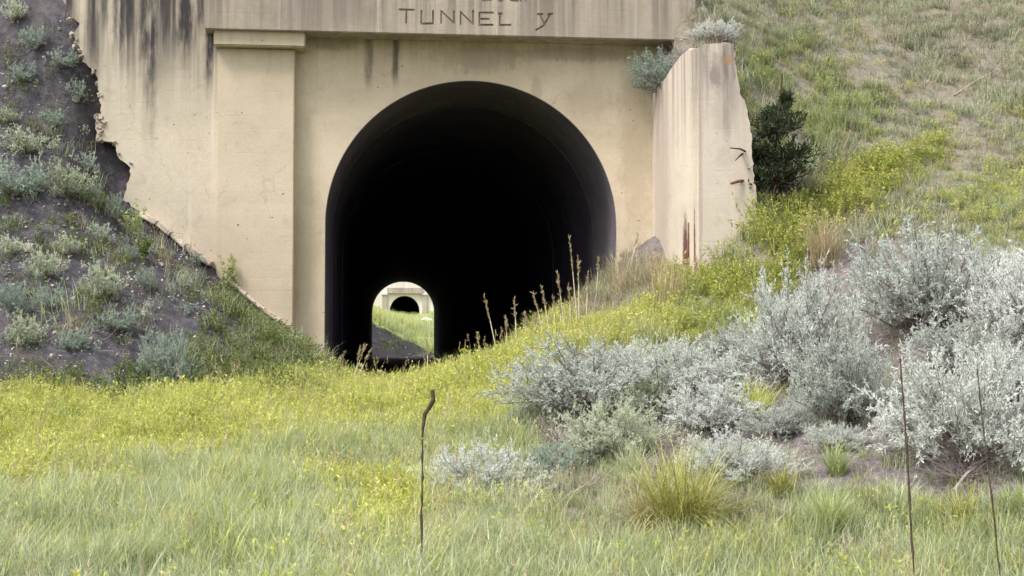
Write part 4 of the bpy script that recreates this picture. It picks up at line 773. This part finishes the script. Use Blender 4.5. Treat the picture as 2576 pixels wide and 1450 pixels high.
def straw(top, bot, Y, label, group='tall dry grass stalks beside the tunnel mouth', r=.0100):
    a_, b_ = at(*top, Y), at(*bot, Y); g = float(H(b_[0:1], np.array([Y]))[0]); b0 = np.array([b_[0], Y, g]); e = tag(empty('dry_grass_stalk', b0), label, 'grass stalk', group)
    bend = np.array([.02, 0, 0]); V, F = [], []; A, B = a_ - b0, np.minimum(b_ - b0, [9, 9, 0.05]); M_ = A * .62 + B * .38 + bend * .3; tube([B - [0, 0, .06], B * .6 + M_ * .4, M_], [r, r * .9, r * .8], 5, V, F); link('stem', mesh_np('stem', V, F), M_straw, e)
    V, F, S = [], [], []; rr = np.random.default_rng(int(top[0])); tube([M_, A], [r * .7, r * .3], 4, V, F); S = [.5] * len(V); L_ = float(np.linalg.norm(A - M_))
    for q in range(34):
        t = rr.random(); leaf(V, F, S, M_ + (A - M_) * t, (A - M_) / L_ * 1.3 + rr.normal(size=3) * .45, 0.07 * rr.uniform(.6, 1.2), .014, rr.uniform(.2, 1), rr)
    link('seed_head', mesh_np('seed_head', V, F, S), M_dry, e)
ORD = 'first second third fourth fifth sixth seventh eighth ninth tenth eleventh twelfth thirteenth'.split()
for q_, (top, bot) in enumerate(sorted((((1218, 744), (1255, 862)), ((1294, 753), (1299, 825)), ((1341, 735), (1370, 805)), ((1362, 720), (1384, 805)), ((1402, 687), (1421, 770)), ((1454, 647), (1456, 765)), ((1392, 750), (1396, 805)), ((1407, 759), (1412, 806)), ((1346, 790), (1343, 835)), ((1272, 800), (1276, 850)), ((1320, 790), (1324, 830)), ((1430, 720), (1436, 775)), ((1478, 690), (1474, 740))), key=lambda a: a[0][0])):
    straw(top, bot, 18.9, ORD[q_] + ' from the left of the dry grass stalks beside the tunnel mouth')
straw((1432, 597), (1453, 765), 18.9, 'tallest dry grass stalk in front of the dark tunnel opening', r=.008)
straw((1606, 590), (1586, 660), 20.6, 'single dry stalk against the wall beside the wing wall')
straw((1505, 653), (1500, 712), 20.3, 'dry stalk at the right edge of the arch')
straw((1201, 841), (1208, 900), 18.4, 'short dry stalk at the bottom middle of the tunnel mouth'); straw((1073, 858), (1077, 905), 18.4, 'short dry stalk at the lower right corner of the far opening')
for k, (t, b_) in enumerate((((918, 868), (884, 915)), ((905, 880), (888, 915)), ((930, 885), (890, 920)))): straw(t, b_, 18.6, ('tallest', 'shortest', 'lowest, most slanted')[k] + ' of three dry stems leaning at the lower left of the tunnel mouth', r=.006)
for k, (u, v0, v1) in enumerate(((1640, 650, 745), (1655, 640, 760), (1668, 660, 765), (1682, 670, 760), (1697, 690, 762), (1750, 650, 745))): straw((u, v0), (u + 3, v1), 17.7 if u > 1690 else 18.3, ORD[k] + ' from the left of six dead upright stems at the foot of the wing wall', 'dead stems at the foot of the wing wall', .006)
# fallen branches
def branch(p, q, r, label, sag=.03):
    a_, b_ = on_ground(*p) + [0, 0, .06], on_ground(*q) + [0, 0, .04]; e = tag(empty('fallen_branch', (a_ + b_) / 2), label, 'branch'); c_ = (a_ + b_) / 2; V, F = [], []
    tube([a_ - c_, (a_ - c_) * .4 + [0, 0, sag], (b_ - c_) * .5 + [0.02, 0, sag * .6], b_ - c_], [r, r * .9, r * .7, r * .3], 5, V, F); tube([(b_ - c_) * .4 + [0, 0, sag], (b_ - c_) * .7 + [.05, .06, .12]], [r * .5, r * .2], 4, V, F); link('wood', mesh_np('wood', V, F), M_wood, e)
branch((2400, 1255), (2500, 1150), .010, 'pale dead branch lying at the foot of the large spreading sagebrush')
branch((2330, 1130), (2395, 1070), .012, 'curved grey dead branch under the large spreading sagebrush')
branch((1420, 1270), (1560, 1210), .008, 'thin pale branch lying left of the large bunchgrass')
branch((1800, 1270), (1850, 1215), .008, 'grey stick lying right of the large bunchgrass')
branch((2400, 250), (2540, 165), .014, 'weathered pole lying on the upper right hillside')
# stones
RK = [rock_mesh('rock', 900 + k, 2, .75) for k in range(4)]
def stone(u, v, s, label, mat=M_rock, group=None, k=0, name='rock'):
    b = on_ground(u, v); o = bpy.data.objects.new(name, RK[k % 4]); C.objects.link(o)
    if not RK[k % 4].materials: RK[k % 4].materials.append(mat)
    o.material_slots[0].link = 'OBJECT'; o.material_slots[0].material = mat; o.location = b + [0, 0, s * .25]; o.scale = (s, s * .8, s * .9); o.rotation_euler = (.3 * k, .2 * k, 1.3 * k); tag(o, label, 'rock', group)
stone(72, 632, .125, 'white angular rock lying alone on the left slope')
stone(190, 262, .085, 'pinkish white rock near the broken wall edge', k=1); stone(12, 225, .06, 'white stone at the left edge of the picture', k=2)
stone(2212, 1068, .075, 'pale rock on the bare soil left of the large spreading sagebrush', k=1); stone(2185, 1062, .06, 'tan rock beside the pale rock on the bare soil', M_stone, k=3); stone(2560, 620, .06, 'small rock beside the sagebrush at the right edge', M_stone, k=2)
for i, (u, v) in enumerate(((215, 240), (150, 75), (110, 150), (235, 275), (300, 640), (265, 690), (80, 560), (225, 800), (235, 770), (320, 905), (400, 660), (130, 900), (60, 915), (250, 880), (360, 790), (180, 560), (290, 580), (140, 840), (20, 110), (410, 625))):
    stone(u, v, .028 + .02 * ((i * 7) % 5) / 5, 'small pale stone scattered on the dark left slope', M_rock if i % 3 else M_stone, 'small stones on the left slope', i)
for i, (u, v) in enumerate(((2740 * .629, 1160 * .629), (2725 * .629, 1200 * .629), (2690 * .629, 1120 * .629))):
    stone(u * .93, v * .93, .05, 'small stone on the soil mound at the right of the arch', M_stone, 'stones on the mound', i)
for (u, v, s_, lab) in ((1072, 800, 1.0, 'upper pale boulder right of the distant portal'), (1078, 822, .9, 'lower pale boulder right of the distant portal')):
    P_ = at(u, v, 188); P_[2] = float(fF(P_[0], P_[1])); o = bpy.data.objects.new('boulder', RK[1]); C.objects.link(o); o.location = P_ + [0, 0, .3]; o.scale = (s_, s_, s_ * .9); tag(o, lab, 'boulder', 'boulders by the distant portal')
